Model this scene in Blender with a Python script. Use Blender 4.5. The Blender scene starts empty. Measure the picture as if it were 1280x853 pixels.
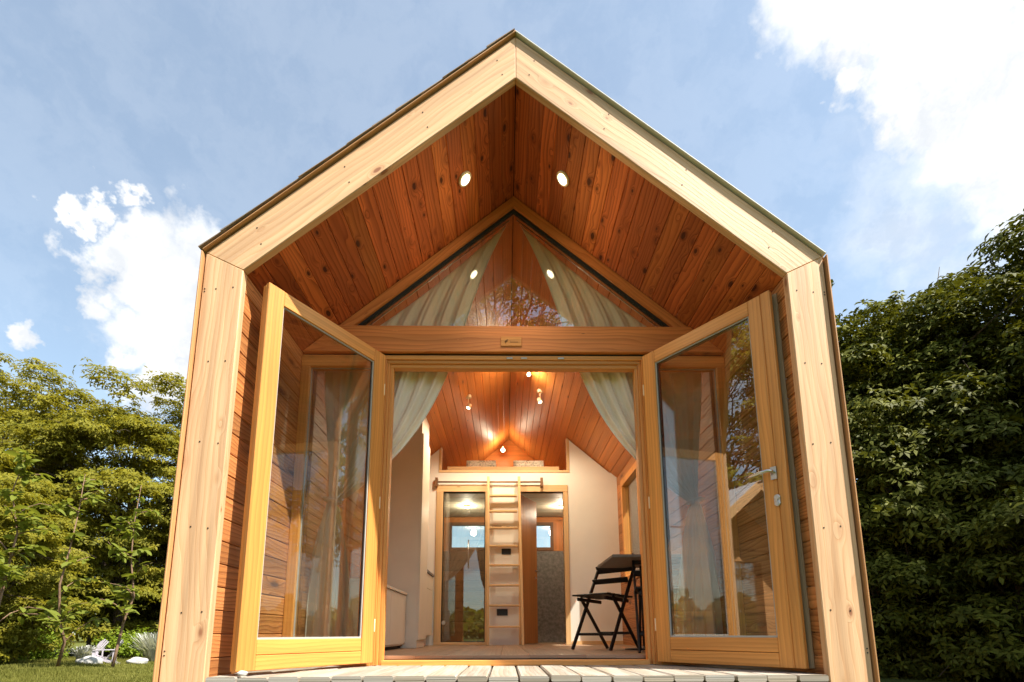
import bpy, bmesh, math, random
import numpy as np
from mathutils import Matrix, Vector

# ------------------------------------------------------------------ camera, sky, sun, exposure
scn = bpy.context.scene
C = scn.collection
R_ = math.radians
SUN = Vector((1.5, -.92, 2.65)).normalized()          # direction towards the sun
SUN_EL = math.asin(SUN.z); SUN_ROT = math.atan2(SUN.x, SUN.y)

cam_d = bpy.data.cameras.new('camera'); cam = bpy.data.objects.new('camera', cam_d); C.objects.link(cam)
F_PX, CY, PITCH, YAW, ROLL = 643.8, 679.18, 0.1736, 0.0134, -0.0035
CAM = Vector((-0.0651, -2.5014, 0.1969))
fwd = Vector((math.sin(YAW) * math.cos(PITCH), math.cos(YAW) * math.cos(PITCH), math.sin(PITCH)))
rt0 = Vector((math.cos(YAW), -math.sin(YAW), 0)); up0 = rt0.cross(fwd)
rt = rt0 * math.cos(ROLL) + up0 * math.sin(ROLL); upv = up0 * math.cos(ROLL) - rt0 * math.sin(ROLL)
m = Matrix.Identity(4)
for i in range(3):
    m[i][0], m[i][1], m[i][2], m[i][3] = rt[i], upv[i], -fwd[i], CAM[i]
cam.matrix_world = m
cam_d.sensor_width = 36; cam_d.lens = F_PX / 1280 * 36
cam_d.shift_y = (CY - 426.5) / 1280; cam_d.clip_start = 0.05; cam_d.clip_end = 3000
scn.camera = cam

def pix(u, v):                                        # viewing direction of a pixel of the 1280x853 photograph
    d = fwd * 1.0 + rt * ((u - 640) / F_PX) + upv * ((CY - v) / F_PX)
    return d.normalized()

class NT:
    """tiny node-tree helper"""
    def __init__(s, tree): s.t = tree; s.n = tree.nodes; s.l = tree.links
    def node(s, typ, **kw):
        n = s.n.new(typ)
        ins = kw.pop('ins', {})
        for k, v in kw.items(): setattr(n, k, v)
        for k, v in ins.items(): s.set(n.inputs[k], v)
        return n
    def set(s, sock, v):
        if isinstance(v, bpy.types.NodeSocket): s.l.new(v, sock)
        else: sock.default_value = v
    def math(s, op, a, b=None, c=None, clamp=False):
        n = s.n.new('ShaderNodeMath'); n.operation = op; n.use_clamp = clamp
        for i, v in enumerate((a, b, c)):
            if v is not None: s.set(n.inputs[i], v)
        return n.outputs[0]
    def vmath(s, op, a, b=None, out=0):
        n = s.n.new('ShaderNodeVectorMath'); n.operation = op
        for i, v in enumerate((a, b)):
            if v is not None: s.set(n.inputs[i], v)
        return n.outputs[out]
    def smooth(s, x, a, b, lo=0.0, hi=1.0):
        n = s.n.new('ShaderNodeMapRange'); n.interpolation_type = 'SMOOTHSTEP'
        for i, v in enumerate((x, a, b, lo, hi)): s.set(n.inputs[i], v)
        return n.outputs[0]
    def mix(s, f, a, b, blend='MIX'):
        n = s.n.new('ShaderNodeMix'); n.data_type = 'RGBA'; n.blend_type = blend
        s.set(n.inputs[0], f); s.set(n.inputs[6], a); s.set(n.inputs[7], b)
        return n.outputs[2]
    def noise(s, vec, scale, detail=3.0, rough=0.5, out=0, dist=0.0):
        n = s.n.new('ShaderNodeTexNoise'); s.set(n.inputs['Vector'], vec)
        n.inputs['Scale'].default_value = scale; n.inputs['Detail'].default_value = detail
        n.inputs['Roughness'].default_value = rough; n.inputs['Distortion'].default_value = dist
        return n.outputs[out]

def col(r, g, b): return (r, g, b, 1.0)

# world: physical sky with procedural cumulus
SKY_STRENGTH = 0.102
CLOUD_LIGHT = 4.5
w = bpy.data.worlds.new('World'); scn.world = w; w.use_nodes = True
T = NT(w.node_tree); T.n.clear()
sky = T.node('ShaderNodeTexSky', sky_type='NISHITA', sun_disc=False, sun_elevation=SUN_EL, sun_rotation=SUN_ROT,
             air_density=1.0, dust_density=1.0, ozone_density=0.3, altitude=200)
tc = T.node('ShaderNodeTexCoord').outputs['Generated']
dirn = T.vmath('NORMALIZE', tc)
wn = T.noise(dirn, 5.0, 6.0, 0.58, out=1)
warp = T.vmath('SCALE', T.vmath('SUBTRACT', wn, (0.5, 0.5, 0.5))); warp.node.inputs[3].default_value = 0.24
wn2 = T.noise(dirn, 26.0, 5.0, 0.6, out=1)
warp2 = T.vmath('SCALE', T.vmath('SUBTRACT', wn2, (0.5, 0.5, 0.5))); warp2.node.inputs[3].default_value = 0.07
dw = T.vmath('ADD', dirn, T.vmath('ADD', warp, warp2))
blobs = [(200, 345, .085), (255, 330, .085), (160, 325, .05), (225, 400, .10), (170, 425, .05), (215, 470, .07), (130, 300, .045), (140, 360, .05), (135, 250, .028), (100, 240, .024),
         (8, 380, .030), (75, 470, .025),
         (1110, 20, .085), (1070, -40, .12), (1150, 90, .085), (1230, 70, .12), (1310, 60, .17), (1090, 110, .04), (1200, -20, .14), (1420, 120, .20)]
mask = None
for (u, v, r) in blobs:
    d = T.vmath('DISTANCE', dw, tuple(pix(u, v)), out=1)
    k = T.math('SUBTRACT', 1.0, T.math('DIVIDE', d, r))
    mask = k if mask is None else T.math('MAXIMUM', mask, k)
# free clouds over the rest of the sky
sep = T.node('ShaderNodeSeparateXYZ', ins={0: dirn})
flat = T.math('ADD', T.math('MAXIMUM', sep.outputs[2], 0.0), 0.28)
pl = T.node('ShaderNodeCombineXYZ', ins={0: T.math('DIVIDE', sep.outputs[0], flat), 1: T.math('DIVIDE', sep.outputs[1], flat), 2: 3.7}).outputs[0]
free = T.smooth(T.noise(pl, 1.1, 7.0, 0.55), 0.60, 0.72)
behind = T.smooth(sep.outputs[1], 0.25, -0.05)        # the half of the sky behind the photographer has scattered clouds too
free = T.math('MULTIPLY', free, behind)
core = T.smooth(mask, -0.05, 0.55)
veil = T.noise(pl, 2.2, 6.0, 0.6)
vd = T.vmath('DISTANCE', dw, tuple(pix(1230, 270)), out=1)
veilm = T.math('MULTIPLY', T.smooth(vd, 0.34, 0.05), T.smooth(veil, 0.36, 0.62, 0.10, 0.62))
wisp = T.math('MULTIPLY', T.smooth(T.vmath('DISTANCE', dw, tuple(pix(90, 330)), out=1), 0.17, 0.03), T.smooth(T.noise(pl, 4.0, 6.0, 0.6), 0.45, 0.75, 0.0, 0.6))
haze0 = 0.225                                          # thin even high cirrus over the whole sky
cm = T.math('MAXIMUM', T.math('MAXIMUM', core, free), T.math('MAXIMUM', T.math('MAXIMUM', veilm, wisp), haze0), clamp=True)
shade = T.smooth(T.noise(T.vmath('ADD', dw, (0.0, 0.0, 0.03)), 9.0, 5.0, 0.55), 0.35, 0.62)
cc = T.mix(shade, col(.74 * CLOUD_LIGHT, .77 * CLOUD_LIGHT, .81 * CLOUD_LIGHT), col(CLOUD_LIGHT, CLOUD_LIGHT, CLOUD_LIGHT * .99))
skyc = T.mix(cm, T.mix(1.0, sky.outputs[0], col(.96, 1.04, .965), 'MULTIPLY'), cc)
bg = T.node('ShaderNodeBackground', ins={0: skyc, 1: SKY_STRENGTH})
out = T.node('ShaderNodeOutputWorld', ins={0: bg.outputs[0]})

sd = bpy.data.lights.new('sun', 'SUN'); sd.energy = 4.6; sd.angle = R_(0.6); sd.color = (1.0, 0.93, 0.82)
so = bpy.data.objects.new('sun', sd); C.objects.link(so)
so.rotation_euler = SUN.to_track_quat('Z', 'Y').to_euler(); so.location = (8, -8, 14)

vs = scn.view_settings
vs.view_transform = 'Standard'; vs.look = 'None'; vs.exposure = 1.4; vs.gamma = 1.0; vs.use_curve_mapping = False
cy = scn.cycles
cy.use_denoising = True
try: cy.denoiser = 'OPENIMAGEDENOISE'
except Exception: pass
cy.max_bounces = 10; cy.diffuse_bounces = 5; cy.glossy_bounces = 5; cy.transmission_bounces = 6; cy.transparent_max_bounces = 24
cy.caustics_reflective = False; cy.caustics_refractive = False
cy.sample_clamp_indirect = 6.0

# ------------------------------------------------------------------ materials
def mat(name):
    mt = bpy.data.materials.new(name); mt.use_nodes = True
    T = NT(mt.node_tree); T.n.clear()
    o = T.node('ShaderNodeOutputMaterial')
    return mt, T, o

def wood(name, light, dark, knot, freq=55.0, amp=3.0, knots=0.09, tint=0.35, alt=None, rough=0.5, grain=0.6, grey=None, bump=0.25, streaks=(.84, 1.12), kscale=(2.3, 8.5), spec=0.35):
    mt, T, o = mat(name)
    uv = T.node('ShaderNodeUVMap'); uv.uv_map = 'grain'
    s = T.node('ShaderNodeSeparateXYZ', ins={0: uv.outputs[0]})
    u, v = s.outputs[0], s.outputs[1]
    k = T.math('FLOOR', T.math('DIVIDE', v, 10.0))
    vv = T.math('SUBTRACT', v, T.math('MULTIPLY', k, 10.0))
    wn = T.node('ShaderNodeTexWhiteNoise', noise_dimensions='1D', ins={'W': T.math('ADD', k, 0.37)})
    rc = T.node('ShaderNodeSeparateColor', ins={0: wn.outputs['Color']})
    r1, r2, r3 = rc.outputs
    def P(su, sv):
        return T.node('ShaderNodeCombineXYZ', ins={0: T.math('MULTIPLY', T.math('ADD', u, T.math('MULTIPLY', r1, 31.0)), su),
                                                   1: T.math('MULTIPLY', vv, sv), 2: T.math('MULTIPLY', r2, 40.0)}).outputs[0]
    n1 = T.noise(P(0.9, 5.0), 1.0, 2.5, 0.5)
    vo = T.node('ShaderNodeTexVoronoi', voronoi_dimensions='3D', feature='F1', ins={'Vector': P(*kscale), 'Scale': 1.0})
    kr = T.node('ShaderNodeSeparateColor', ins={0: vo.outputs['Color']}).outputs[0]
    kd = T.math('DIVIDE', vo.outputs['Distance'], T.math('ADD', .35, T.math('MULTIPLY', kr, 1.0)))
    near = T.smooth(kd, knots * 3.2, 0.0)
    ring = T.math('ADD', T.math('MULTIPLY', vv, freq), T.math('ADD', T.math('MULTIPLY', n1, amp * 2), T.math('MULTIPLY', near, 2.2)))
    saw = T.math('FRACT', ring)
    g = T.math('POWER', saw, 2.2)
    g = T.math('MULTIPLY', g, T.smooth(saw, 1.0, 0.93))
    fib = T.noise(P(3.0, 220.0), 1.0, 2.0, 0.6)
    blot = T.noise(P(2.0, 7.0), 1.0, 3.0, 0.55)
    gg = T.math('ADD', T.math('MULTIPLY', g, grain), T.math('MULTIPLY', T.math('SUBTRACT', fib, 0.5), 0.35), clamp=True)
    base = T.mix(gg, col(*light), col(*dark))
    if alt:
        alt_f = T.math('MULTIPLY', T.smooth(r3, 0.45, 0.9), 0.85)
        base = T.mix(alt_f, base, T.mix(gg, col(*alt[0]), col(*alt[1])))
    base = T.mix(T.smooth(blot, 0.35, 0.75, 0.0, 0.5), base, T.mix(0.45, col(*light), col(*dark)))
    streak = T.smooth(T.noise(P(.45, 16.0), 1.0, 3.0, .6), .3, .7, *streaks)
    bri = T.math('MULTIPLY', streak, T.math('ADD', 1.0 - tint / 2, T.math('MULTIPLY', r2, tint)))
    hs = T.node('ShaderNodeHueSaturation', ins={'Color': base, 'Value': bri})
    base = hs.outputs[0]
    base = T.mix(T.math('MULTIPLY', T.smooth(kd, knots * 2.6, knots * .8), 0.45), base, T.mix(.6, col(*dark), col(*knot)))
    kn = T.smooth(T.math('ADD', kd, T.math('MULTIPLY', T.math('SUBTRACT', blot, .5), knots * 1.2)), knots * 1.2, knots * 0.7)
    base = T.mix(T.math('MULTIPLY', kn, 0.85), base, col(*knot))
    if grey:
        gv = T.smooth(T.noise(P(1.5, 14.0), 1.0, 4.0, 0.6), 0.35, 0.7)
        base = T.mix(T.math('MULTIPLY', gv, 0.55), base, col(*grey))
    bp = T.node('ShaderNodeBump', ins={'Strength': bump, 'Distance': 0.004, 'Height': T.math('ADD', T.math('MULTIPLY', g, -0.6), fib)})
    pb = T.node('ShaderNodeBsdfPrincipled', ins={'Base Color': base, 'Roughness': T.math('ADD', rough, T.math('MULTIPLY', gg, 0.12)),
                                                 'Normal': bp.outputs[0], 'Specular IOR Level': spec})
    T.l.new(pb.outputs[0], o.inputs[0])
    return mt

def plain(name, c, rough=0.6, metal=0.0, spec=0.4, var=0.0, vscale=8.0, bump=0.0, bscale=60.0, emit=None, estr=0.0):
    mt, T, o = mat(name)
    pb = T.node('ShaderNodeBsdfPrincipled', ins={'Base Color': col(*c), 'Roughness': rough, 'Metallic': metal, 'Specular IOR Level': spec})
    tcn = T.node('ShaderNodeTexCoord').outputs['Object']
    if var > 0:
        n = T.noise(tcn, vscale, 5.0, 0.6)
        f = T.smooth(n, 0.3, 0.7)
        T.set(pb.inputs['Base Color'], T.mix(f, col(*[x * (1 - var) for x in c]), col(*[min(1, x * (1 + var)) for x in c])))
        T.set(pb.inputs['Roughness'], T.math('ADD', rough - .06, T.math('MULTIPLY', n, .12)))
    if bump > 0:
        b = T.node('ShaderNodeBump', ins={'Strength': bump, 'Distance': 0.003, 'Height': T.noise(tcn, bscale, 4.0, 0.6)})
        T.l.new(b.outputs[0], pb.inputs['Normal'])
    if emit:
        T.set(pb.inputs['Emission Color'], col(*emit)); T.set(pb.inputs['Emission Strength'], estr)
    T.l.new(pb.outputs[0], o.inputs[0])
    return mt

def glass_mat(name, f0=0.06, tintc=(0.94, 0.97, 0.96), rough=0.0):
    mt, T, o = mat(name)
    lw = T.node('ShaderNodeLayerWeight', ins={'Blend': 0.5})
    f = T.math('POWER', lw.outputs['Facing'], 5.0)
    fac = T.math('ADD', f0, T.math('MULTIPLY', f, 1.0 - f0))
    tcn = T.node('ShaderNodeTexCoord').outputs['Object']
    b = T.node('ShaderNodeBump', ins={'Strength': 0.02, 'Distance': 0.004, 'Height': T.noise(tcn, 1.6, 1.0, 0.5)})
    tr = T.node('ShaderNodeBsdfTransparent', ins={0: col(*tintc)})
    gl = T.node('ShaderNodeBsdfGlossy', ins={'Color': col(1, 1, 1), 'Roughness': rough, 'Normal': b.outputs[0]})
    mx = T.node('ShaderNodeMixShader', ins={0: fac, 1: tr.outputs[0], 2: gl.outputs[0]})
    T.l.new(mx.outputs[0], o.inputs[0])
    return mt

def leaf_mat(name, a, b, trans=0.35, rough=0.6):
    mt, T, o = mat(name)
    geo = T.node('ShaderNodeNewGeometry')
    tcn = T.node('ShaderNodeTexCoord').outputs['Object']
    n = T.noise(tcn, 0.55, 3.0, 0.5)
    f = T.math('ADD', T.math('MULTIPLY', geo.outputs['Random Per Island'], 0.6), T.math('MULTIPLY', T.smooth(n, 0.3, 0.7), 0.4))
    c = T.mix(f, col(*a), col(*b))
    pb = T.node('ShaderNodeBsdfPrincipled', ins={'Base Color': c, 'Roughness': rough, 'Specular IOR Level': 0.12})
    tl = T.node('ShaderNodeBsdfTranslucent', ins={0: T.mix(0.5, c, col(b[0] * 1.6, b[1] * 1.5, b[2] * .6))})
    mx = T.node('ShaderNodeMixShader', ins={0: trans, 1: pb.outputs[0], 2: tl.outputs[0]})
    T.l.new(mx.outputs[0], o.inputs[0])
    return mt

M = {}
M['larch'] = wood('pale_larch', (.77, .48, .272), (.60, .305, .138), (.27, .10, .045), freq=30, amp=3.0, knots=.095, tint=.12, rough=.55, grain=.72, streaks=(.72, 1.14), kscale=(3.6, 8.5), alt=((.77, .46, .215), (.62, .295, .105)))
M['clad'] = wood('larch_cladding', (.52, .27, .115), (.34, .145, .05), (.14, .05, .02), freq=45, amp=2.6, knots=.07, tint=.3, rough=.55, grain=.7)
M['stain'] = wood('stained_larch', (.57, .145, .042), (.20, .034, .011), (.036, .007, .005), freq=34, amp=3.4, knots=.15, tint=.62,
                  alt=((.66, .205, .052), (.30, .062, .015)), rough=.42, grain=.9, kscale=(6.5, 13.0))
M['wallwood'] = wood('stained_wall_larch', (.52, .205, .062), (.19, .055, .016), (.07, .018, .008), freq=42, amp=3.6, knots=.11, tint=.5,
                     alt=((.58, .25, .085), (.26, .08, .022)), rough=.45, grain=.95, kscale=(2.2, 8.0))
M['honey'] = wood('oiled_frame_wood', (.74, .32, .076), (.49, .165, .031), (.35, .14, .035), freq=46, amp=1.8, knots=.02, tint=.16, rough=.40, grain=.62, spec=.45)
M['beam'] = wood('glulam_beam', (.68, .245, .072), (.42, .112, .030), (.2, .06, .02), freq=26, amp=3.2, knots=.02, tint=.12, rough=.42, grain=.8)
M['ceil'] = wood('ceiling_board', (.62, .225, .050), (.45, .138, .026), (.16, .05, .015), freq=48, amp=2.4, knots=.07, tint=.22, rough=.42, grain=.6)
M['deck'] = wood('weathered_deck', (.31, .26, .20), (.16, .125, .09), (.09, .065, .045), freq=38, amp=1.6, knots=.05, tint=.22, rough=.8, grain=.6, grey=(.40, .39, .37), bump=.6)
M['floor'] = wood('floor_plank', (.36, .235, .15), (.25, .15, .09), (.12, .06, .03), freq=40, amp=2.5, knots=.04, tint=.3, rough=.4, grain=.6)
M['pine'] = wood('pale_pine', (.74, .50, .26), (.62, .36, .15), (.35, .15, .05), freq=46, amp=1.4, knots=.04, tint=.1, rough=.5, grain=.5)
M['palewood'] = wood('whitewashed_board', (.62, .56, .44), (.48, .40, .28), (.2, .13, .07), freq=30, amp=2.2, knots=.1, tint=.25, rough=.6, grain=.6)
M['darkwood'] = wood('dark_plank', (.22, .105, .045), (.13, .055, .022), (.04, .015, .008), freq=40, amp=3, knots=.07, tint=.3, rough=.5, grain=.7)
M['shingle'] = wood('weathered_shingle', (.30, .20, .14), (.20, .12, .08), (.1, .05, .03), freq=40, amp=2, knots=.03, tint=.5, rough=.85, grain=.6, grey=(.30, .28, .26))
M['oak'] = wood('brown_door', (.47, .22, .075), (.34, .14, .042), (.2, .07, .02), freq=55, amp=1.6, knots=.02, tint=.1, rough=.4, grain=.5)
M['fencewood'] = wood('fence_wood', (.12, .085, .06), (.07, .05, .035), (.03, .02, .015), freq=40, amp=2, knots=.05, tint=.3, rough=.85, grain=.6)
M['weathered'] = wood('weathered_frame_wood', (.40, .28, .17), (.27, .17, .09), (.2, .1, .05), freq=50, amp=1.5, knots=.02, tint=.1, rough=.6, grain=.6)
M['glass'] = glass_mat('window_glass', 0.13)
M['glassdoor'] = glass_mat('bathroom_door_glass', 0.085, (.90, .94, .93))
M['steel'] = plain('brushed_steel', (.62, .60, .57), .28, 1.0)
M['black'] = plain('black_lacquer', (.012, .011, .011), .42, 0, .4)
M['gasket'] = plain('black_rubber', (.012, .012, .012), .7)
M['seal'] = plain('grey_seal', (.42, .41, .38), .6)
M['plaster'] = plain('white_plaster', (.84, .81, .75), .85, var=.03, vscale=2.0, bump=.08)
M['cabinet'] = plain('beige_laminate', (.80, .71, .58), .5, var=.03, vscale=3.0)
M['counter'] = plain('grey_counter', (.20, .185, .17), .45, var=.15, vscale=30)
M['stonewall'] = plain('grey_terrazzo', (.20, .19, .175), .6, var=.35, vscale=22, bump=.1)
M['metal_edge'] = plain('pale_roof_edge', (.66, .64, .60), .5, 0.0, var=.06, vscale=5)
M['dark'] = plain('dark_void', (.02, .017, .014), .9)
M['screw'] = plain('screw_head', (.05, .035, .025), .5, .6)
M['lampon'] = plain('lit_lamp', (.9, .85, .7), .5, emit=(1.0, .86, .58), estr=3.2)
M['lamprim'] = plain('lamp_rim', (.85, .72, .48), .4)
M['fabric'] = None
M['whitestone'] = plain('white_stone', (.44, .43, .41), .8, var=.12, vscale=14, bump=.5, bscale=18)
M['lilac'] = plain('lilac_grey_paint', (.40, .37, .42), .7, var=.06, vscale=6)
M['bark'] = plain('bark', (.075, .052, .035), .9, var=.4, vscale=9, bump=.8, bscale=14)
M['saplingbark'] = plain('sapling_bark', (.20, .12, .075), .85, var=.3, vscale=12, bump=.5, bscale=20)
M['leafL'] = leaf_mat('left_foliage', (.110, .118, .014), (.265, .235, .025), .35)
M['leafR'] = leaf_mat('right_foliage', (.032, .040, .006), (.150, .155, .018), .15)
M['leafS'] = leaf_mat('sapling_foliage', (.115, .15, .022), (.21, .23, .035), .38)
M['leafB'] = leaf_mat('bush_foliage', (.13, .19, .018), (.22, .29, .03), .35)
M['leafA'] = leaf_mat('autumn_like_foliage', (.13, .105, .018), (.24, .19, .035), .4)
M['silver'] = leaf_mat('silver_grass', (.33, .34, .32), (.52, .53, .50), .25)
M['grass'] = leaf_mat('lawn_blades', (.115, .125, .022), (.22, .21, .05), .3)

# curtain cloth: thin, lets light through
mt, T, o = mat('linen_curtain')
tcn = T.node('ShaderNodeTexCoord').outputs['Object']
n = T.noise(tcn, 3.0, 4.0, .6)
cc = T.mix(T.smooth(n, .3, .7), col(.88, .81, .70), col(.93, .865, .76))
wv = T.noise(T.vmath('MULTIPLY', tcn, (1.0, 1.0, 0.06)), 260.0, 2.0, .5)
b = T.node('ShaderNodeBump', ins={'Strength': .25, 'Distance': .002, 'Height': wv})
df = T.node('ShaderNodeBsdfPrincipled', ins={'Base Color': cc, 'Roughness': .9, 'Specular IOR Level': .1, 'Normal': b.outputs[0]})
tl = T.node('ShaderNodeBsdfTranslucent', ins={0: cc})
mx = T.node('ShaderNodeMixShader', ins={0: .28, 1: df.outputs[0], 2: tl.outputs[0]})
T.l.new(mx.outputs[0], o.inputs[0]); M['fabric'] = mt
# patterned blanket
mt, T, o = mat('patterned_blanket')
tcn = T.node('ShaderNodeTexCoord').outputs['Object']
ns = T.noise(tcn, 22.0, 2.0, .5, dist=1.2)
cc = T.mix(T.smooth(T.math('ABSOLUTE', T.math('SUBTRACT', ns, .5)), .022, .010), col(.90, .84, .74), col(.16, .10, .08))
pb = T.node('ShaderNodeBsdfPrincipled', ins={'Base Color': cc, 'Roughness': .9, 'Specular IOR Level': .1})
T.l.new(pb.outputs[0], o.inputs[0]); M['blanket'] = mt
# lawn soil under the blades
mt, T, o = mat('lawn')
tcn = T.node('ShaderNodeTexCoord').outputs['Object']
f = T.smooth(T.noise(tcn, .35, 5.0, .6), .35, .7)
f2 = T.smooth(T.noise(tcn, 9.0, 5.0, .7), .35, .7)
cc = T.mix(f, col(.075, .10, .018), col(.15, .145, .035)); cc = T.mix(T.math('MULTIPLY', f2, .45), cc, col(.05, .055, .015))
b = T.node('ShaderNodeBump', ins={'Strength': .9, 'Distance': .06, 'Height': T.noise(tcn, 25.0, 5.0, .7)})
pb = T.node('ShaderNodeBsdfPrincipled', ins={'Base Color': cc, 'Roughness': .95, 'Specular IOR Level': .1, 'Normal': b.outputs[0]})
T.l.new(pb.outputs[0], o.inputs[0]); M['lawn'] = mt
# neighbour's roof
M['roofgrey'] = plain('grey_roofing', (.42, .41, .42), .7, var=.12, vscale=3, bump=.3)

# ------------------------------------------------------------------ object helpers
WM = {}
rng = random.Random(7)

def link(o, parent=None, world=None):
    C.objects.link(o)
    W = world if world is not None else Matrix.Identity(4)
    if parent is not None:
        o.parent = parent; o.matrix_parent_inverse = WM[parent.name].inverted()
    o.matrix_basis = W; WM[o.name] = W
    return o

def tag(o, label=None, cat=None, group=None, kind=None):
    if label: o['label'] = label
    if cat: o['category'] = cat
    if group: o['group'] = group
    if kind: o['kind'] = kind
    return o

def thing(name, loc, label, cat, group=None, rz=0.0):
    o = bpy.data.objects.new(name, None); o.empty_display_size = 0.1
    link(o, None, Matrix.Translation(Vector(loc)) @ Matrix.Rotation(rz, 4, 'Z'))
    return tag(o, label, cat, group)

def copy_thing(root, loc, rz=0.0, label=None, group=None, scale=1.0):
    W = Matrix.Translation(Vector(loc)) @ Matrix.Rotation(rz, 4, 'Z') @ Matrix.Scale(scale, 4)
    r = root.copy(); C.objects.link(r); r.matrix_basis = W; WM[r.name] = W
    if label: r['label'] = label
    if group: r['group'] = group
    def rec(a, b):
        for ch in list(a.children):
            c = ch.copy(); C.objects.link(c); c.parent = b; rec(ch, c)
    rec(root, r)
    return r

_bk = [0]
class MB:
    """collects boards, prisms and tubes (with grain UVs) into one mesh"""
    def __init__(s): s.v = []; s.f = []; s.uv = []; s.smooth = []
    def _k(s): _bk[0] = (_bk[0] * 1 + 1) % 190; return 10.0 * (((_bk[0] * 73) % 190)) + 5.0
    def face(s, idx, uvs, sm=False): s.f.append(idx); s.uv.extend(uvs); s.smooth.append(sm)
    def board(s, p0, p1, wdir, width, thick, ch=0.003, c0=0.0, c1=0.0):
        """board from p0 to p1 (centre line of its front face); wdir = width direction; the body lies behind the front face.
        front normal = X x W; c0/c1 shear the two ends (dx per unit of width)"""
        p0 = Vector(p0); p1 = Vector(p1); X = (p1 - p0); L = X.length; X /= L
        W = Vector(wdir); W = (W - X * W.dot(X)).normalized(); N = X.cross(W)
        h = width / 2; ch = min(ch, h * .4, thick * .4)
        sec = [(-h + ch, 0), (h - ch, 0), (h, -ch), (h, -thick + ch), (h - ch, -thick), (-h + ch, -thick), (-h, -thick + ch), (-h, -ch)]
        b = len(s.v); k = s._k(); per = [0.0]
        for i in range(8):
            a, c = sec[i], sec[(i + 1) % 8]; per.append(per[-1] + math.hypot(a[0] - c[0], a[1] - c[1]))
        uo = rng.uniform(0, 20)
        for e in (0, 1):
            for (w_, t_) in sec:
                x = (0 + c0 * w_) if e == 0 else (L + c1 * w_)
                s.v.append(p0 + X * x + W * w_ + N * t_)
        for i in range(8):
            j = (i + 1) % 8
            s.face((b + i, b + 8 + i, b + 8 + j, b + j), [(uo, k + per[i]), (uo + L, k + per[i]), (uo + L, k + per[i + 1]), (uo, k + per[i + 1])])
        s.face(tuple(b + i for i in range(8)), [(uo + a * .15, k + c) for a, c in sec])
        s.face(tuple(b + 8 + i for i in reversed(range(8))), [(uo + a * .15, k + c) for a, c in reversed(sec)])
        return s
    def prism(s, poly, y0, y1, gdir=(1, 0)):
        """polygon in the XZ plane (counter-clockwise seen from -Y) extruded from y0 (front) to y1; gdir = grain direction in XZ"""
        b = len(s.v); n = len(poly); k = s._k(); g = Vector(gdir).normalized(); q = Vector((-g.y, g.x)); uo = rng.uniform(0, 20)
        for y in (y0, y1):
            for (x, z) in poly: s.v.append(Vector((x, y, z)))
        U = [(uo + Vector(p).dot(g), k + Vector(p).dot(q)) for p in poly]
        s.face(tuple(b + i for i in range(n)), U)
        s.face(tuple(b + n + i for i in reversed(range(n))), list(reversed(U)))
        for i in range(n):
            j = (i + 1) % n; d = y1 - y0
            along = abs((Vector(poly[j]) - Vector(poly[i])).normalized().dot(g)) > .5
            a, c = U[i], U[j]
            if along: s.face((b + i, b + n + i, b + n + j, b + j), [(a[0], k - .3), (a[0], k - .3 - d), (c[0], k - .3 - d), (c[0], k - .3)])
            else: s.face((b + i, b + n + i, b + n + j, b + j), [(uo, a[1]), (uo + d * .2, a[1]), (uo + d * .2, c[1]), (uo, c[1])])
        return s
    def box(s, x0, x1, y0, y1, z0, z1, grain='x'):
        return s.prism([(x0, z0), (x1, z0), (x1, z1), (x0, z1)], y0, y1, (1, 0) if grain == 'x' else (0, 1))
    def tube(s, pts, rad, n=8, cap=True):
        pts = [Vector(p) for p in pts]
        if not hasattr(rad, '__len__'): rad = [rad] * len(pts)
        b = len(s.v); k = s._k(); prev = None; u = 0
        us = []
        for i, p in enumerate(pts):
            t = (pts[min(i + 1, len(pts) - 1)] - pts[max(i - 1, 0)]).normalized()
            if prev is None: a = Vector((0, 0, 1)) if abs(t.z) < .9 else Vector((1, 0, 0)); a = (a - t * a.dot(t)).normalized()
            else: a = (prev - t * prev.dot(t)).normalized()
            prev = a; c = t.cross(a)
            if i: u += (p - pts[i - 1]).length
            us.append(u)
            for j in range(n):
                th = 2 * math.pi * j / n; s.v.append(p + (a * math.cos(th) + c * math.sin(th)) * rad[i])
        for i in range(len(pts) - 1):
            for j in range(n):
                j2 = (j + 1) % n; c = 2 * math.pi * rad[i] / n
                s.face((b + i * n + j, b + i * n + j2, b + (i + 1) * n + j2, b + (i + 1) * n + j),
                       [(us[i], k + c * j), (us[i], k + c * (j + 1)), (us[i + 1], k + c * (j + 1)), (us[i + 1], k + c * j)], True)
        if cap:
            s.face(tuple(b + j for j in reversed(range(n))), [(us[0], k)] * n)
            e = b + (len(pts) - 1) * n
            s.face(tuple(e + j for j in range(n)), [(us[-1], k)] * n)
        return s
    def lathe(s, c, axis, prof, n=20):
        """profile [(r, h)] turned about axis through c"""
        c = Vector(c); A = Vector(axis).normalized(); a = Vector((0, 0, 1)) if abs(A.z) < .9 else Vector((1, 0, 0))
        a = (a - A * a.dot(A)).normalized(); d = A.cross(a); b = len(s.v); k = s._k()
        for (r, h) in prof:
            for j in range(n):
                th = 2 * math.pi * j / n; s.v.append(c + A * h + (a * math.cos(th) + d * math.sin(th)) * r)
        for i in range(len(prof) - 1):
            for j in range(n):
                j2 = (j + 1) % n
                s.face((b + i * n + j, b + i * n + j2, b + (i + 1) * n + j2, b + (i + 1) * n + j), [(0, k)] * 4, True)
        s.face(tuple(b + j for j in reversed(range(n))), [(0, k)] * n)
        e = b + (len(prof) - 1) * n; s.face(tuple(e + j for j in range(n)), [(0, k)] * n)
        return s
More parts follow.
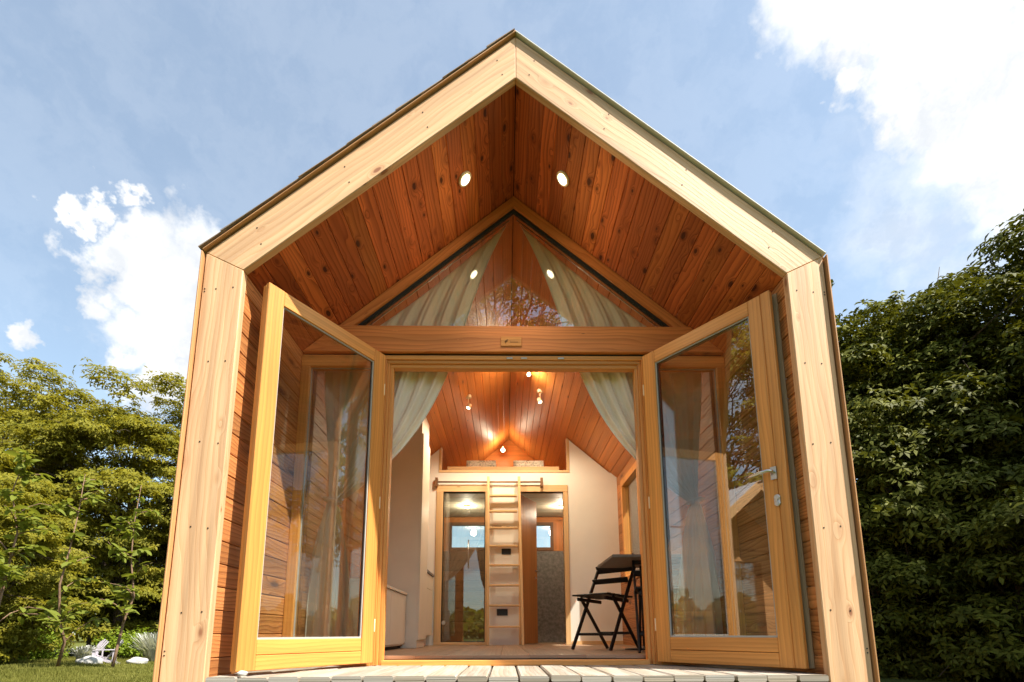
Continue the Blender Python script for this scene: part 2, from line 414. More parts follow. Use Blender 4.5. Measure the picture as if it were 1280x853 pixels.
    def build(s, name, mt, parent=None, world=None, bevel=0.0):
        me = bpy.data.meshes.new(name); me.from_pydata([tuple(v) for v in s.v], [], s.f)
        uvl = me.uv_layers.new(name='grain'); uvl.data.foreach_set('uv', [c for p in s.uv for c in p])
        me.polygons.foreach_set('use_smooth', s.smooth)
        me.materials.append(M[mt] if isinstance(mt, str) else mt); me.update()
        o = bpy.data.objects.new(name, me); link(o, parent, world)
        if bevel:
            bv = o.modifiers.new('edge', 'BEVEL'); bv.width = bevel; bv.segments = 1; bv.limit_method = 'ANGLE'; bv.angle_limit = R_(40)
        return o

def B(*a, **k): return MB().board(*a, **k)

def quads_obj(name, V, mt, parent=None, world=None, kind=None):
    """V: (n,4,3) array of leaf quads -> one mesh"""
    n = len(V); me = bpy.data.meshes.new(name)
    me.vertices.add(n * 4); me.vertices.foreach_set('co', np.ascontiguousarray(V, np.float32).ravel())
    me.loops.add(n * 4); me.loops.foreach_set('vertex_index', np.arange(n * 4, dtype=np.int32))
    me.polygons.add(n); me.polygons.foreach_set('loop_start', np.arange(0, n * 4, 4, dtype=np.int32))
    me.polygons.foreach_set('loop_total', np.full(n, 4, np.int32))
    me.materials.append(M[mt]); me.update(calc_edges=True)
    o = bpy.data.objects.new(name, me); link(o, parent, world)
    if kind: o['kind'] = kind
    return o

# ------------------------------------------------------------------ ground
GZ = -0.75
def ground():
    g = MB(); n = 24; 
    bm = bmesh.new()
    xs = sorted(set([-1500, -600, -250, -120, -70] + list(range(-45, 46, 3)) + [70, 120, 250, 600, 1500]))
    nr = np.random.RandomState(3)
    vs_ = [[bm.verts.new((x, y, GZ + (0.0 if max(abs(x), abs(y)) > 60 or (abs(x) < 5 and -5 < y < 9) else .05 * math.sin(x * .35 + y * .21) * math.cos(y * .27)))) for x in xs] for y in xs]
    for i in range(len(xs) - 1):
        for j in range(len(xs) - 1):
            f = bm.faces.new((vs_[i][j], vs_[i][j + 1], vs_[i + 1][j + 1], vs_[i + 1][j])); f.smooth = True
    me = bpy.data.meshes.new('ground'); bm.to_mesh(me); bm.free(); me.materials.append(M['lawn'])
    o = bpy.data.objects.new('ground', me); link(o); tag(o, 'mown lawn around the cabin', None, None, 'structure')
ground()

# ------------------------------------------------------------------ the cabin
XI, ZI, ZR = 1.477, 2.134, 3.407
K = (ZR - ZI) / XI
XB, ZE, ZA = 1.6856, 2.2376, 3.702
D = 0.829; E_ = 4.0; YB = 5.75; FZ = 0.057; XW = 1.40
SL = Vector((XI, 0, ZI - ZR)).normalized()
def zc(x): return ZR - K * abs(x)                    # ceiling height

cabin = thing('cabin', (0, 2.8, GZ), 'gabled timber tiny house with open glass doors under a deep porch gable', 'cabin')

# front fascia frame
Sx = lambda s, poly: [(s * x, z) for x, z in (poly if s > 0 else reversed(poly))]
def screws(parent, pts):
    for (x, z) in pts:
        MB().lathe((x, -.0005, z), (0, -1, 0), [(.0042, 0), (.0038, .0012)], 8).build('screw', 'screw', parent)
for s in (-1, 1):
    p = MB().prism(Sx(s, [(XI, GZ + .02), (XB, GZ + .02), (XB, ZE), (XI, ZI)]), 0, .045, (0, 1)).build('front_post_board', 'larch', cabin, bevel=.004)
    zs = [2.02, 1.60, 1.16, .72, .30]
    screws(p, [(s * (XI + .045 + .012 * math.sin(i * 3)), z + .01 * math.cos(i * 5)) for i, z in enumerate(zs)] + [(s * (XI + .135), z) for z in zs] + [(s * (XB - .014), zs[0]), (s * (XB - .014), zs[0] - .016), (s * (XB - .014), .12), (s * (XB - .014), .10)])
    p = MB().prism(Sx(s, [(0, ZR), (XI, ZI), (XB, ZE), (0, ZA)]), 0, .045, (s * XI, ZI - ZR)).build('gable_board', 'larch', cabin, bevel=.004)
    pts = []
    for t in (.04, .33, .62, .93):
        pts += [(s * (XI * t + .02), ZR + .07 - (ZR - ZI) * t), (s * (XI * t + .05), ZR + .17 - (ZR - ZI) * t)]
    screws(p, pts)
    # return of the frame behind the fascia
    MB().prism(Sx(s, [(XI + .012, GZ + .03), (XB - .01, GZ + .03), (XB - .01, ZE - .01), (XI + .012, ZI + .006)]), .047, .10, (0, 1)).build('post_return', 'clad', cabin)
    # outer corner strip and edge of the roof sheathing, with a dark joint between
    MB().prism(Sx(s, [(XB + .0065, GZ + .02), (1.7005, GZ + .02), (1.7005, ZE + .001), (XB + .0065, ZE - .006)]), -.022, .06, (0, 1)).build('corner_strip', 'clad', cabin, bevel=.002)
    th = math.atan(K); nx, nz = math.sin(th), math.cos(th)
    o1, o2 = .0085, .0175
    poly = [(0, ZA + o1 / nz), (XB + o1 * nx, ZE + o1 * nz), (XB + o2 * nx + .002, ZE + o2 * nz - .004), (0, ZA + o2 / nz)]
    MB().prism(Sx(s, poly), -.020, YB + .05, (s * XI, ZI - ZR)).build('roof_edge', 'clad' if s < 0 else 'metal_edge', cabin, bevel=.002)
    # cores that keep the light out
    wc = MB(); pl_ = lambda z0, z1: Sx(s, [(XI + .036, z0), (XB - .018, z0), (XB - .018, z1), (XI + .036, z1)])
    if s < 0: wc.prism(pl_(GZ + .12, ZI + .02), .101, YB, (0, 1))
    else:
        wc.prism(pl_(GZ + .12, ZI + .02), .101, 2.899, (0, 1)); wc.prism(pl_(GZ + .12, ZI + .02), 3.751, YB, (0, 1))
        wc.prism(pl_(GZ + .12, .80), 2.8995, 3.7505, (0, 1)); wc.prism(pl_(2.08, ZI + .02), 2.8995, 3.7505, (0, 1))
    wc.build('wall_core', 'dark', cabin)
    MB().prism(Sx(s, [(0, ZR + .045), (XI + .03, ZI + .045 - .03 * K + .012), (XB - .012, ZE - .012), (0, ZA - .012)]), .046, YB, (1, 0)).build('roof_core', 'dark', cabin)

def shingles():
    V = []; mb = MB(); r = random.Random(5)
    th = math.atan(K); nx, nz = math.sin(th), math.cos(th)
    Ls = math.hypot(XB, ZA - ZE)
    for s in (-1, 1):
        nrow = 13; ex = (Ls + .02) / nrow
        for i in range(nrow):
            y = (-.022 if s < 0 else .03)
            while y < YB:
                wd = r.uniform(.10, .19); w1 = min(wd, YB + .04 - y); 
                t0 = i * ex - .01; t1 = min(t0 + ex + .03 + r.uniform(-.008, .012), Ls + .012)
                y0 = y - (r.uniform(0, .006) if y < 0 else 0)
                def pnt(t, off, yy): return Vector((s * (t * nz + off * nx), yy, ZA - t * nx + off * nz + .0))
                lo, hi = .0195, .0195 + r.uniform(.003, .008)
                b = len(mb.v)
                P_ = [(t0, lo), (t1, lo + .003), (t1, hi + .003), (t0, lo + .003)]
                for yy in (y0, y + w1 - .004):
                    for t, of in P_: mb.v.append(pnt(t, of, yy))
                k = mb._k()
                fs = [(0, 1, 2, 3), (7, 6, 5, 4), (0, 4, 5, 1), (1, 5, 6, 2), (2, 6, 7, 3), (3, 7, 4, 0)]
                for f in fs:
                    if s < 0: f = f[::-1]
                    mb.face(tuple(b + q for q in f), [(0, k), (.15, k), (.15, k + .1), (0, k + .1)])
                y += wd
    o = mb.build('shingle_covering', 'shingle', cabin); o['kind'] = 'stuff'
shingles()

# ridge cap
MB().board((0, .03, ZA + .040), (0, YB + .05, ZA + .040), (1, 0, 0), .05, .012).build('ridge_cap', 'shingle', cabin)

# exterior cladding of the long sides
for s in (-1, 1):
    cl = MB().box(min(s * (XB - .0175), s * (XB - .012)), max(s * (XB - .0175), s * (XB - .012)), .101, 2.89, GZ + .12, ZE - .04, 'z').build('side_wall', 'dark', cabin)
    n = 24; h = (ZE - .045 - GZ - .12) / n
    for i in range(n):
        z = GZ + .12 + h * (i + .5)
        for (ya, yb) in (((.061, 2.895), (3.755, YB)) if s > 0 and .80 < z + h / 2 and z - h / 2 < 2.08 else ((.061, YB),)):
            if s < 0: ya, yb = yb, ya
            B((s * (XB + .0055), ya, z), (s * (XB + .0055), yb, z), (0, 0, 1), h - .004, .017).build('cladding_board', 'clad', cl)

# porch soffit and inner ceiling
def ceiling(name, y0, y1, n, mt, off, label=None):
    for s in (-1, 1):
        L = math.hypot(XI, ZR - ZI) + off * K; wd = L / n; d = Vector((s * XI, 0, ZI - ZR)).normalized(); nrm = Vector((-s * math.sin(math.atan(K)), 0, -math.cos(math.atan(K))))
        base = None
        for i in range(n):
            c = Vector((0, 0, ZR + off / math.cos(math.atan(K)))) + d * (wd * (i + .5))
            jit = rng.uniform(-.0012, .0012); c -= nrm * jit
            a, b = Vector((c.x, y0, c.z)), Vector((c.x, y1, c.z))
            X = (b - a).normalized(); W = d
            if X.cross(W).dot(nrm) < 0: W = -d
            B(a, b, W, wd - .0015, .018, ch=.0035).build(name, mt, PARENT)
soffit = MB().prism([(-XI - .02, ZI + .03), (0, ZR + .042), (XI + .02, ZI + .03), (0, ZR + .047)], .10, D + .05, (0, 1)).build('porch_soffit', 'dark', cabin)
PARENT = soffit; ceiling('soffit_board', .046, D + .03, 18, 'stain', .006)
inner = MB().prism([(-XI - .02, ZI + .03), (0, ZR + .042), (XI + .02, ZI + .03), (0, ZR + .047)], D + .06, YB, (0, 1)).build('ceiling', 'dark', cabin)
PARENT = inner; ceiling('ceiling_board', D + .031, YB - .01, 18, 'ceil', .0065)

# porch cheeks: horizontal planks
for s in (-1, 1):
    ck = MB().box(min(s * (XI + .028), s * (XI + .034)), max(s * (XI + .028), s * (XI + .034)), .10, D + .06, -.10, ZI - .01, 'z').build('porch_wall', 'dark', cabin)
    n = 19; h = (ZI + .01 + .03) / n
    for i in range(n):
        z = -.03 + h * (i + .5); x = s * (XI + .004 + rng.uniform(-.001, .001))
        a, b = (x, .046, z), (x, D + .03, z)
        if s > 0: a, b = a, b
        bd = B(a, b, (0, 0, 1) if s < 0 else (0, 0, -1), h - .003, .022, ch=.004)
        # front normal must face the porch
        bd.build('plank', 'wallwood', ck)
    # inside walls
    iw = MB().box(min(s * (XW + .03), s * (XW + .07)), max(s * (XW + .03), s * (XW + .07)), D + .1, YB, 0.0, zc(XW) - .02, 'z') if s < 0 else \
         MB().box(XW + .03, XW + .07, D + .1, 2.9, 0, zc(XW) - .02, 'z').box(XW + .03, XW + .07, 3.75, YB, 0, zc(XW) - .02, 'z').box(XW + .03, XW + .07, 2.9, 3.75, 0, .8, 'z').box(XW + .03, XW + .07, 2.9, 3.75, 2.08, zc(XW) - .02, 'z')
    iw = iw.build('interior_wall', 'dark', cabin)
    n = 20; h = (zc(XW) + .0 - .04) / n
    for i in range(n):
        z = .04 + h * (i + .5)
        spans = [(D + .085, YB - .01)]
        if s > 0 and .8 < z < 2.08: spans = [(D + .085, 2.9), (3.75, YB - .01)]
        for (y0, y1) in spans:
            B((s * XW, y0, z), (s * XW, y1, z), (0, 0, 1) if s < 0 else (0, 0, -1), h - .003, .02, ch=.003).build('plank', 'wallwood', iw)

# window in the right-hand inner wall (looks through the side of the cabin)
wn = MB()
for (y0, y1, z0, z1) in ((2.9, 3.75, .8, .86), (2.9, 3.75, 2.0, 2.08), (2.9, 2.97, .86, 2.0), (3.68, 3.75, .86, 2.0)):
    wn.box(XW - .012, XW + .06, y0, y1, z0, z1, 'z')
sw = wn.build('side_window', 'honey', cabin)
MB().box(1.432, 1.438, 2.97, 3.68, .86, 2.0).build('pane', 'glass', sw)

# porch deck: planks running front to back
deck = MB()
for x in (-1.2, -.4, .4, 1.2): deck.box(x - .03, x + .03, .06, D + .08, -.15, -.0325, 'x')
deck.box(-XI + .01, XI - .01, .03, .06, -.16, -.0325, 'x')
deck = deck.build('porch_deck', 'fencewood', cabin)
seams = [-XI + .005]
u = -1.477 + .0
n = 25; wd = (2 * XI - .01) / 20
for i in range(20):
    x = -XI + .005 + wd * (i + .5)
    off = rng.uniform(-.010, .008); dz = rng.uniform(-.004, .003)
    B((x, .004 + off, dz), (x, D + .02, dz), (-1, 0, 0), wd - .009, .031, ch=.006).build('plank', 'deck', deck)

# beam across the gable and the gable window
MBb = MB().prism([(-(ZR - 2.137) / K - .003, 2.137), ((ZR - 2.137) / K + .003, 2.137), ((ZR - 2.335) / K + .003, 2.335), (-(ZR - 2.335) / K - .003, 2.335)], D - .016, D + .10, (1, 0))
beam = MBb.build('beam', 'beam', cabin, bevel=.004)
plq = MB().box(-.094, .052, D - .023, D - .0165, 2.176, 2.249, 'x').build('plaque', 'honey', beam, bevel=.002)
tag(plq, 'small wooden maker plaque')
# mark on the plaque: a small bird-like swoosh and a short line of tiny letters
mk = MB()
ym = D - .0235
def stroke(pts, r=.0022): mk.tube([(x, ym, z) for x, z in pts], r, 5)
stroke([(-.066, 2.206), (-.060, 2.216), (-.052, 2.222), (-.043, 2.224)], .0025)
stroke([(-.062, 2.204), (-.054, 2.212), (-.046, 2.214)], .0025)
stroke([(-.060, 2.203), (-.060, 2.196)], .002)
for i, x in enumerate((-.026, -.018, -.010, -.002, .006, .014, .022)):
    stroke([(x, 2.204), (x, 2.212 + (.004 if i in (0, 3) else 0))], .0012)
    stroke([(x, 2.204), (x + .005, 2.204)], .0010)
mk.build('plaque_mark', 'darkwood', beam)

gw = MB()
VW = .088
for s in (-1, 1):
    gw.prism(Sx(s, [(0, ZR - VW - .003), ((ZR - 2.3365) / K - VW / K, 2.3365), ((ZR - 2.3365) / K, 2.3365), (0, ZR - .003)]), D - .002, D + .09, (s * XI, ZI - ZR))
gwin = gw.build('gable_window', 'beam', cabin)
v2 = VW + .002; v3 = VW + .026
sl = MB()
for s in (-1, 1):
    sl.prism(Sx(s, [(0, ZR - v3), ((ZR - v3 - 2.348) / K, 2.348), ((ZR - v2 - 2.337) / K, 2.337), (0, ZR - v2)]), D + .020, D + .05, (s * XI, ZI - ZR))
sl.build('seal', 'gasket', gwin)
xg = (ZR - v3 - 2.337) / K
MB().prism([(-xg, 2.337), (xg, 2.337), (0, ZR - v3)], D + .030, D + .036).build('pane', 'glass', gwin)

# frames of the glazed wall
def frame_box(mb, x0, x1, z0, z1, y0, y1, l, r, b, t):
    mb.box(x0, x1, y0, y1, z1 - t, z1, 'x')
    if b: mb.box(x0, x1, y0, y1, z0, z0 + b, 'x')
    mb.box(x0, x0 + l, y0, y1, z0 + b, z1 - t, 'z'); mb.box(x1 - r, x1, y0, y1, z0 + b, z1 - t, 'z')
df = MB()
frame_box(df, -.918, .918, .0, 2.118, D + .004, D + .075, .026, .026, 0, .030)
dfo = df.build('door_frame', 'honey', cabin, bevel=.002)
df = MB(); frame_box(df, -.8915, .8915, .0, 2.0875, D + .016, D + .065, .020, .020, 0, .024); df.build('inner_frame', 'honey', dfo, bevel=.002)
df = MB(); frame_box(df, -.871, .871, .0, 2.063, D + .030, D + .085, .024, .024, 0, .026); df.build('rebate_frame', 'honey', dfo, bevel=.002)
MB().box(-.8465, .8465, D - .012, D + .10, -.004, .031, 'x').build('threshold', 'honey', dfo, bevel=.003)
for (x) in (-.033, .068, .327):
    MB().box(x - .022, x + .022, D - .003, D + .0155, 2.0905, 2.1035, 'x').build('strike_plate', 'steel', dfo, bevel=.002)
for s in (-1, 1):
    fx = MB()
    x0, x1 = (.9185, XI + .003)
    xs = sorted((s * x0, s * x1))
    lw, rw_ = (.062, .080) if s < 0 else (.080, .062)
    frame_box(fx, xs[0], xs[1], -.02, 2.118, D - .001, D + .075, lw, rw_, .18, .085)
    fw = fx.build('side_light', 'honey', cabin, bevel=.003)
    gx0, gx1 = xs[0] + lw, xs[1] - rw_
    MB().box(gx0, gx1, D + .030, D + .036, .16, 2.033).build('pane', 'glass', fw)
    sl = MB(); frame_box(sl, gx0, gx1, .16, 2.033, D + .022, D + .0295, .007, .007, .007, .007); sl.build('seal', 'seal', fw)
# packing between beam and frames
MB().box(-XI + .01, XI - .01, D + .02, D + .09, 2.1185, 2.1365, 'x').build('packing_strip', 'dark', cabin)

# the two glazed door leaves
def leaf(s, ang, handle):
    hx, hy = s * .89, D - .03; Lw = .886; z0, z1 = .019, 2.097
    dx, dy = s * math.cos(ang), -math.sin(ang)
    # local frame: x along the leaf from the hinge, y = away from the viewer's side of the leaf, z up
    X = Vector((dx, dy, 0)); N = Vector((-dy, dx, 0))
    if N.dot(Vector((0 - hx, -3 - hy, 0))) > 0: N = -N      # N points away from the porch centre
    W = Matrix(((X.x, N.x, 0, hx), (X.y, N.y, 0, hy), (0, 0, 1, 0), (0, 0, 0, 1)))
    mb = MB()
    st = .098; fs = .098 if s < 0 else .128
    def bx(m_, x0, x1, y0, y1, z0_, z1_, g='x'):
        # boxes in the local frame (mirrored frames need reversed winding; handled by recalculated normals)
        m_.box(x0, x1, y0, y1, z0_, z1_, g)
    T1, T2 = (.028, .058) if s < 0 else (.031, .082); GP = .006 if s < 0 else .024; lip = -.006 if s < 0 else .014
    bx(mb, 0, st, 0, T1, z0, z1, 'z')
    if s < 0: bx(mb, Lw - fs, Lw, 0, T1, z0, z1, 'z')
    else:
        bx(mb, Lw - fs, Lw - .0535, 0, T1, z0, z1, 'z'); bx(mb, Lw - .052, Lw, -.004, T1, z0, z1, 'z')
    xe = Lw - fs
    bx(mb, st, xe, .001, T1, z1 - .088, z1, 'x')
    bx(mb, st, xe, .001, T1, z0, z0 + .074, 'x'); bx(mb, st, xe, .003, T1, z0 + .0765, z0 + .152, 'x')
    # rear half, with a rebate lip that stands proud at the free edge
    lf = mb.build('door_leaf', 'honey', cabin, W, bevel=.003)
    mb = MB()
    bx(mb, .0, st - .012, T1 + GP, T2 + .004, z0, z1, 'z'); bx(mb, xe + .012, Lw + lip, T1 + GP, T2 + .004, z0, z1, 'z')
    bx(mb, st - .012, xe + .012, T1 + GP, T2, z1 - .076, z1, 'x'); bx(mb, st - .012, xe + .012, T1 + GP, T2, z0, z0 + .14, 'x')
    mb.build('outer_frame', 'honey' if s < 0 else 'weathered', lf, W, bevel=.003)
    g = MB(); frame_box(g, .006, Lw - .012, z0 + .006, z1 - .006, T1 + .0005, T1 + GP - .0005, st - .0, fs, .13, .07); g.build('gasket', 'gasket', lf, W)
    MB().box(st - .004, xe + .004, .018, .024, z0 + .148, z1 - .084).build('pane', 'glass', lf, W)
    b = MB(); frame_box(b, st + .0005, xe - .0005, z0 + .1525, z1 - .0885, .010, .0175, .007, .007, .010, .007); b.build('glazing_bead', 'seal', lf, W)
    for z in (.25, 1.05, 1.85):
        MB().lathe((-.008, .012, z), (0, 0, 1), [(.006, -.04), (.0065, -.036), (.0065, .036), (.006, .04)], 10).build('hinge', 'lamprim', lf, W)
    if handle:
        hxl = Lw - .066
        h = MB(); h.box(hxl - .016, hxl + .016, -.010, -.0045, 1.005, 1.075, 'z')
        h.tube([(hxl, -.008, 1.048), (hxl, -.034, 1.048), (hxl - .012, -.048, 1.048), (hxl - .05, -.052, 1.046), (hxl - .10, -.052, 1.040), (hxl - .138, -.048, 1.034)], [.0095, .009, .0095, .0095, .0085, .007], 10)
        h.build('handle', 'steel', lf, W)
        c = MB(); c.lathe((hxl + .006, -.0045, .905), (0, -1, 0), [(.0165, 0), (.016, .006), (.013, .008)], 16)
        c.lathe((hxl + .006, -.0045, .872), (0, -1, 0), [(.0165, 0), (.016, .0055), (.013, .0075)], 16)
        c.box(hxl - .0095, hxl + .0215, -.0095, -.0045, .872, .905, 'z')
        c.box(hxl + .002, hxl + .010, -.016, -.0125, .862, .898, 'z')
        c.build('lock_plate', 'steel', lf, W)
        # lock hardware along the free edge of the leaf
        for z in (.35, .95, 1.55): MB().box(Lw + .0142, Lw + .0165, T1 + GP + .010, T1 + GP + .022, z - .12, z + .12, 'z').build('edge_hardware', 'steel', lf, W)
    return lf
leaf(-1, 1.022, False)
leaf(1, .9287, True)

# lamps
def downlight(x, y):
    s = 1 if x > 0 else -1
    nrm = Vector((-s * math.sin(math.atan(K)), 0, -math.cos(math.atan(K))))
    c = Vector((x, y, zc(x))) + nrm * .002
    d = MB().lathe(c, nrm, [(.050, -.008), (.050, .003), (.046, .007), (.036, .004)], 28).build('downlight', 'lamprim', cabin)
    MB().lathe(c + nrm * .0045, nrm, [(.0355, -.001), (.0355, .0015)], 28).build('lamp_disc', 'lampon', d)
    ld = bpy.data.lights.new('downlight_lamp', 'SPOT'); ld.energy = 9; ld.color = (1, .78, .48); ld.spot_size = R_(120); ld.spot_blend = .8; ld.shadow_soft_size = .03
    lo = bpy.data.objects.new('downlight_lamp', ld)
    link(lo, d, Matrix.Translation(c + nrm * .02) @ nrm.to_track_quat('-Z', 'Y').to_matrix().to_4x4())
downlight(-.326, .41); downlight(.316, .41)
def spot(x, y, power=22):
    s = 1 if x > 0 else -1
    c = Vector((x, y, zc(x)))
    d = MB().lathe(c, (0, 0, -1), [(.035, -.02), (.035, .012), (.03, .016)], 16)
    d.tube([c + Vector((0, 0, -.01)), c + Vector((0, 0, -.09))], .006, 8)
    d = d.build('ceiling_spot', 'lamprim', cabin)
    e = c + Vector((-s * .01, -.01, -.12))
    MB().lathe(e, (s * .35, -.25, -.9), [(.014, -.035), (.022, -.02), (.027, .02), (.027, .03)], 16).build('spot_head', 'lamprim', d)
    MB().lathe(e + Vector((s * .35, -.25, -.9)).normalized() * .0305, (s * .35, -.25, -.9), [(.022, 0), (.021, .003)], 16).build('lamp_disc', 'lampon', d)
    ld = bpy.data.lights.new('ceiling_spot_lamp', 'SPOT'); ld.spot_size = R_(165); ld.spot_blend = .6; ld.energy = power; ld.color = (1, .82, .56); ld.shadow_soft_size = .03
    lo = bpy.data.objects.new('ceiling_spot_lamp', ld); link(lo, d, Matrix.Translation(e + Vector((0, -.05, -.22))))
spot(-.50, 3.25); spot(.36, 3.35)
def bulb(c, r, power):
    d = MB().lathe(c, (0, 0, 1), [(.012, r * 1.9), (.014, r * 1.1), (.012, r * .9)], 12).build('bulb_socket', 'lamprim', cabin)
    n = 8; prof = [(max(.002, r * math.sin(math.pi * i / n)), -r * math.cos(math.pi * i / n)) for i in range(n + 1)]
    MB().lathe(c, (0, 0, 1), prof, 16).build('bulb', 'lampon', d)
    ld = bpy.data.lights.new('bulb_lamp', 'POINT'); ld.energy = power; ld.color = (1, .82, .56); ld.shadow_soft_size = r
    lo = bpy.data.objects.new('bulb_lamp', ld); link(lo, d, Matrix.Translation(Vector(c) + Vector((0, -.12, -.03))))
bulb((-.10, 5.45, 3.12), .035, 3)
bulb((.212, 3.052, 3.16), .022, 6)

# interior floor
fl = MB().box(-XW, XW, D + .101, YB, -.06, .036, 'x').build('floor', 'dark', cabin)
n = 15; wd = 2 * XW / n
for i in range(n):
    x = -XW + wd * (i + .5)
    B((x, D + .101, FZ + rng.uniform(-.0006, .0006)), (x, YB - .02, FZ), (-1, 0, 0), wd - .0015, .02, ch=.0015).build('floor_plank', 'floor', fl)

# back wall of the room with two door openings and the loft
bw = MB(); y0, y1 = E_, E_ + .06
LX0, LX1, LZ = -.935, .782, 2.277
DL0, DL1, DR0, DR1, DT = -.868, -.322, .125, .690, 2.015
bw.box(-XW, DL0 - .0, y0, y1, FZ, 2.2765, 'z'); bw.box(DL1, DR0, y0, y1, FZ, 2.2765, 'z'); bw.box(DR1, XW, y0, y1, FZ, 2.2765, 'z')
bw.box(DL0, DL1, y0, y1, DT, 2.2765, 'x'); bw.box(DR0, DR1, y0, y1, DT, 2.2765, 'x')
bw.prism([(-XW, 2.2767), (LX0, 2.2767), (LX0, zc(LX0) - .002), (-1.305, 2.2772)], y0, y1); bw.prism([(LX1, 2.2767), (1.305, 2.2767), (1.305, 2.2772), (LX1, zc(LX1) - .002)], y0, y1)
bwo = bw.build('back_wall', 'plaster', cabin)
lt = MB()
lt.box(LX0, LX1, y0 - .008, y1 + .01, LZ, LZ + .034, 'x'); lt.prism([(LX0, LZ + .0345), (LX0 + .034, LZ + .0345), (LX0 + .034, zc(LX0 + .034) - .003), (LX0, zc(LX0) - .003)], y0 - .008, y1 + .01, (0, 1))
lt.prism([(LX1 - .034, LZ + .0345), (LX1, LZ + .0345), (LX1, zc(LX1) - .003), (LX1 - .034, zc(LX1 - .034) - .003)], y0 - .008, y1 + .01, (0, 1))
lt.build('loft_trim', 'pine', bwo, bevel=.002)
MB().box(-XW, XW, y1 + .011, YB - .02, 2.20, 2.30, 'x').build('loft_floor', 'palewood', cabin)
MB().box(-.835, .655, y1 + .03, y1 + .06, 2.301, 2.392, 'x').build('loft_board', 'pine', cabin, bevel=.003)
MB().box(-.835, .655, y1 + .061, YB - .3, 2.301, 2.385, 'x').build('loft_mattress', 'plaster', cabin, bevel=.02)
for (a, b_, nm) in ((DL0, DL1, 'l'), (DR0, DR1, 'r')):
    f = MB(); l, r = (.088, .028) if nm == 'l' else (.02, .062)
    frame_box(f, a - l, b_ + r, FZ, DT + .092, y0 - .014, y1 + .012, l, r, .034 if nm == 'l' else 0, .092)
    f.build('door_casing', 'pine', bwo, bevel=.003)
# glazed bathroom door
gd = MB().box(DL0 + .003, DL1 - .003, y0 + .02, y0 + .028, FZ + .036, DT - .003).build('bathroom_glass_door', 'glassdoor', cabin)
MB().tube([(-.535, y0 - .002, 1.02), (-.535, y0 - .002, 1.38)], .008, 8).tube([(-.535, y0 + .019, 1.06), (-.535, y0 - .002, 1.06)], .006, 8).tube([(-.535, y0 + .019, 1.34), (-.535, y0 - .002, 1.34)], .006, 8).build('pull_bar', 'steel', gd)
MB().lathe((DL0 + .03, y0 + .018, .33), (0, -1, 0), [(.026, 0), (.026, .012), (.02, .016)], 16).build('glass_clamp', 'steel', gd)
e = MB(); frame_box(e, DL0 + .0005, DL1 - .0005, FZ + .0345, DT - .0005, y0 + .016, y0 + .0195, .010, .010, .008, .014); e.build('glass_edge', 'gasket', gd)
# open wooden door of the other bathroom, swung inwards
a = R_(62); Wd = Matrix.Translation((DR0 + .004, y0 + .07, 0)) @ Matrix.Rotation(a, 4, 'Z')
od = MB().box(0, .52, 0, .038, FZ + .01, DT - .006, 'z').build('bathroom_door', 'oak', cabin, Wd, bevel=.003)
h = MB().tube([(.47, -.002, 1.03), (.47, -.04, 1.03), (.45, -.046, 1.03), (.37, -.046, 1.03)], .008, 8).lathe((.47, 0, .94), (0, -1, 0), [(.018, 0), (.018, .006)], 12)
h.build('handle', 'steel', od, Wd)
# rear rooms
MB().box(-.13, -.07, y1 + .012, YB - .02, FZ, 2.199, 'z').build('partition_wall', 'plaster', cabin)
rwall = MB()
WZ0, WZ1 = 1.52, 1.985
RW = [(-.98, -.30), (.22, .72)]
rwall.prism([(-XB + .001, GZ + .13), (XB - .001, GZ + .13), (XB - .001, WZ0), (-XB + .001, WZ0)], YB, YB + .09)
xs_ = [-XB + .001] + [q for p_ in RW for q in p_] + [XB - .001]
for i in range(0, len(xs_), 2): rwall.box(xs_[i], xs_[i + 1], YB, YB + .09, WZ0 + .0005, WZ1, 'z')
rwall.prism([(-XB + .001, WZ1 + .0005), (XB - .001, WZ1 + .0005), (XB - .001, ZE - .01), (0, ZA - .012), (-XB + .001, ZE - .01)], YB, YB + .09)
rwo = rwall.build('rear_wall', 'ceil', cabin)
for (x0, x1) in RW:
    f = MB(); frame_box(f, x0, x1, WZ0, WZ1, YB - .03, YB + .06, .045, .045, .05, .045)
    f = f.build('rear_window', 'darkwood', cabin); MB().box(x0 + .045, x1 - .045, YB + .01, YB + .016, WZ0 + .05, WZ1 - .045).build('pane', 'glass', f)
n = 9
lr = MB().box(-XW + .001, -.131, YB - .02, YB - .012, FZ, WZ0 - .01, 'x').build('shower_back_panel', 'dark', cabin)
for i in range(n):
    h_ = (WZ0 - .01 - FZ) / n
    B((-.135, YB - .032, FZ + h_ * (i + .5)), (-XW, YB - .032, FZ + h_ * (i + .5)), (0, 0, 1), h_ - .004, .011).build('plank', 'darkwood', lr)
lw_ = MB().box(-XW + .0205, -XW + .03, y1 + .02, YB - .035, FZ, 2.06, 'z').build('shower_side_panel', 'dark', cabin)
for i in range(14):
    h_ = (2.05 - FZ) / 14
    B((-XW + .042, y1 + .02, FZ + h_ * (i + .5)), (-XW + .042, YB - .04, FZ + h_ * (i + .5)), (0, 0, 1), h_ - .004, .011).build('plank', 'darkwood', lw_)
MB().box(-.069, XW - .001, YB - .03, YB - .012, FZ, WZ0 - .012, 'x').build('bathroom_back_panel', 'stonewall', cabin)
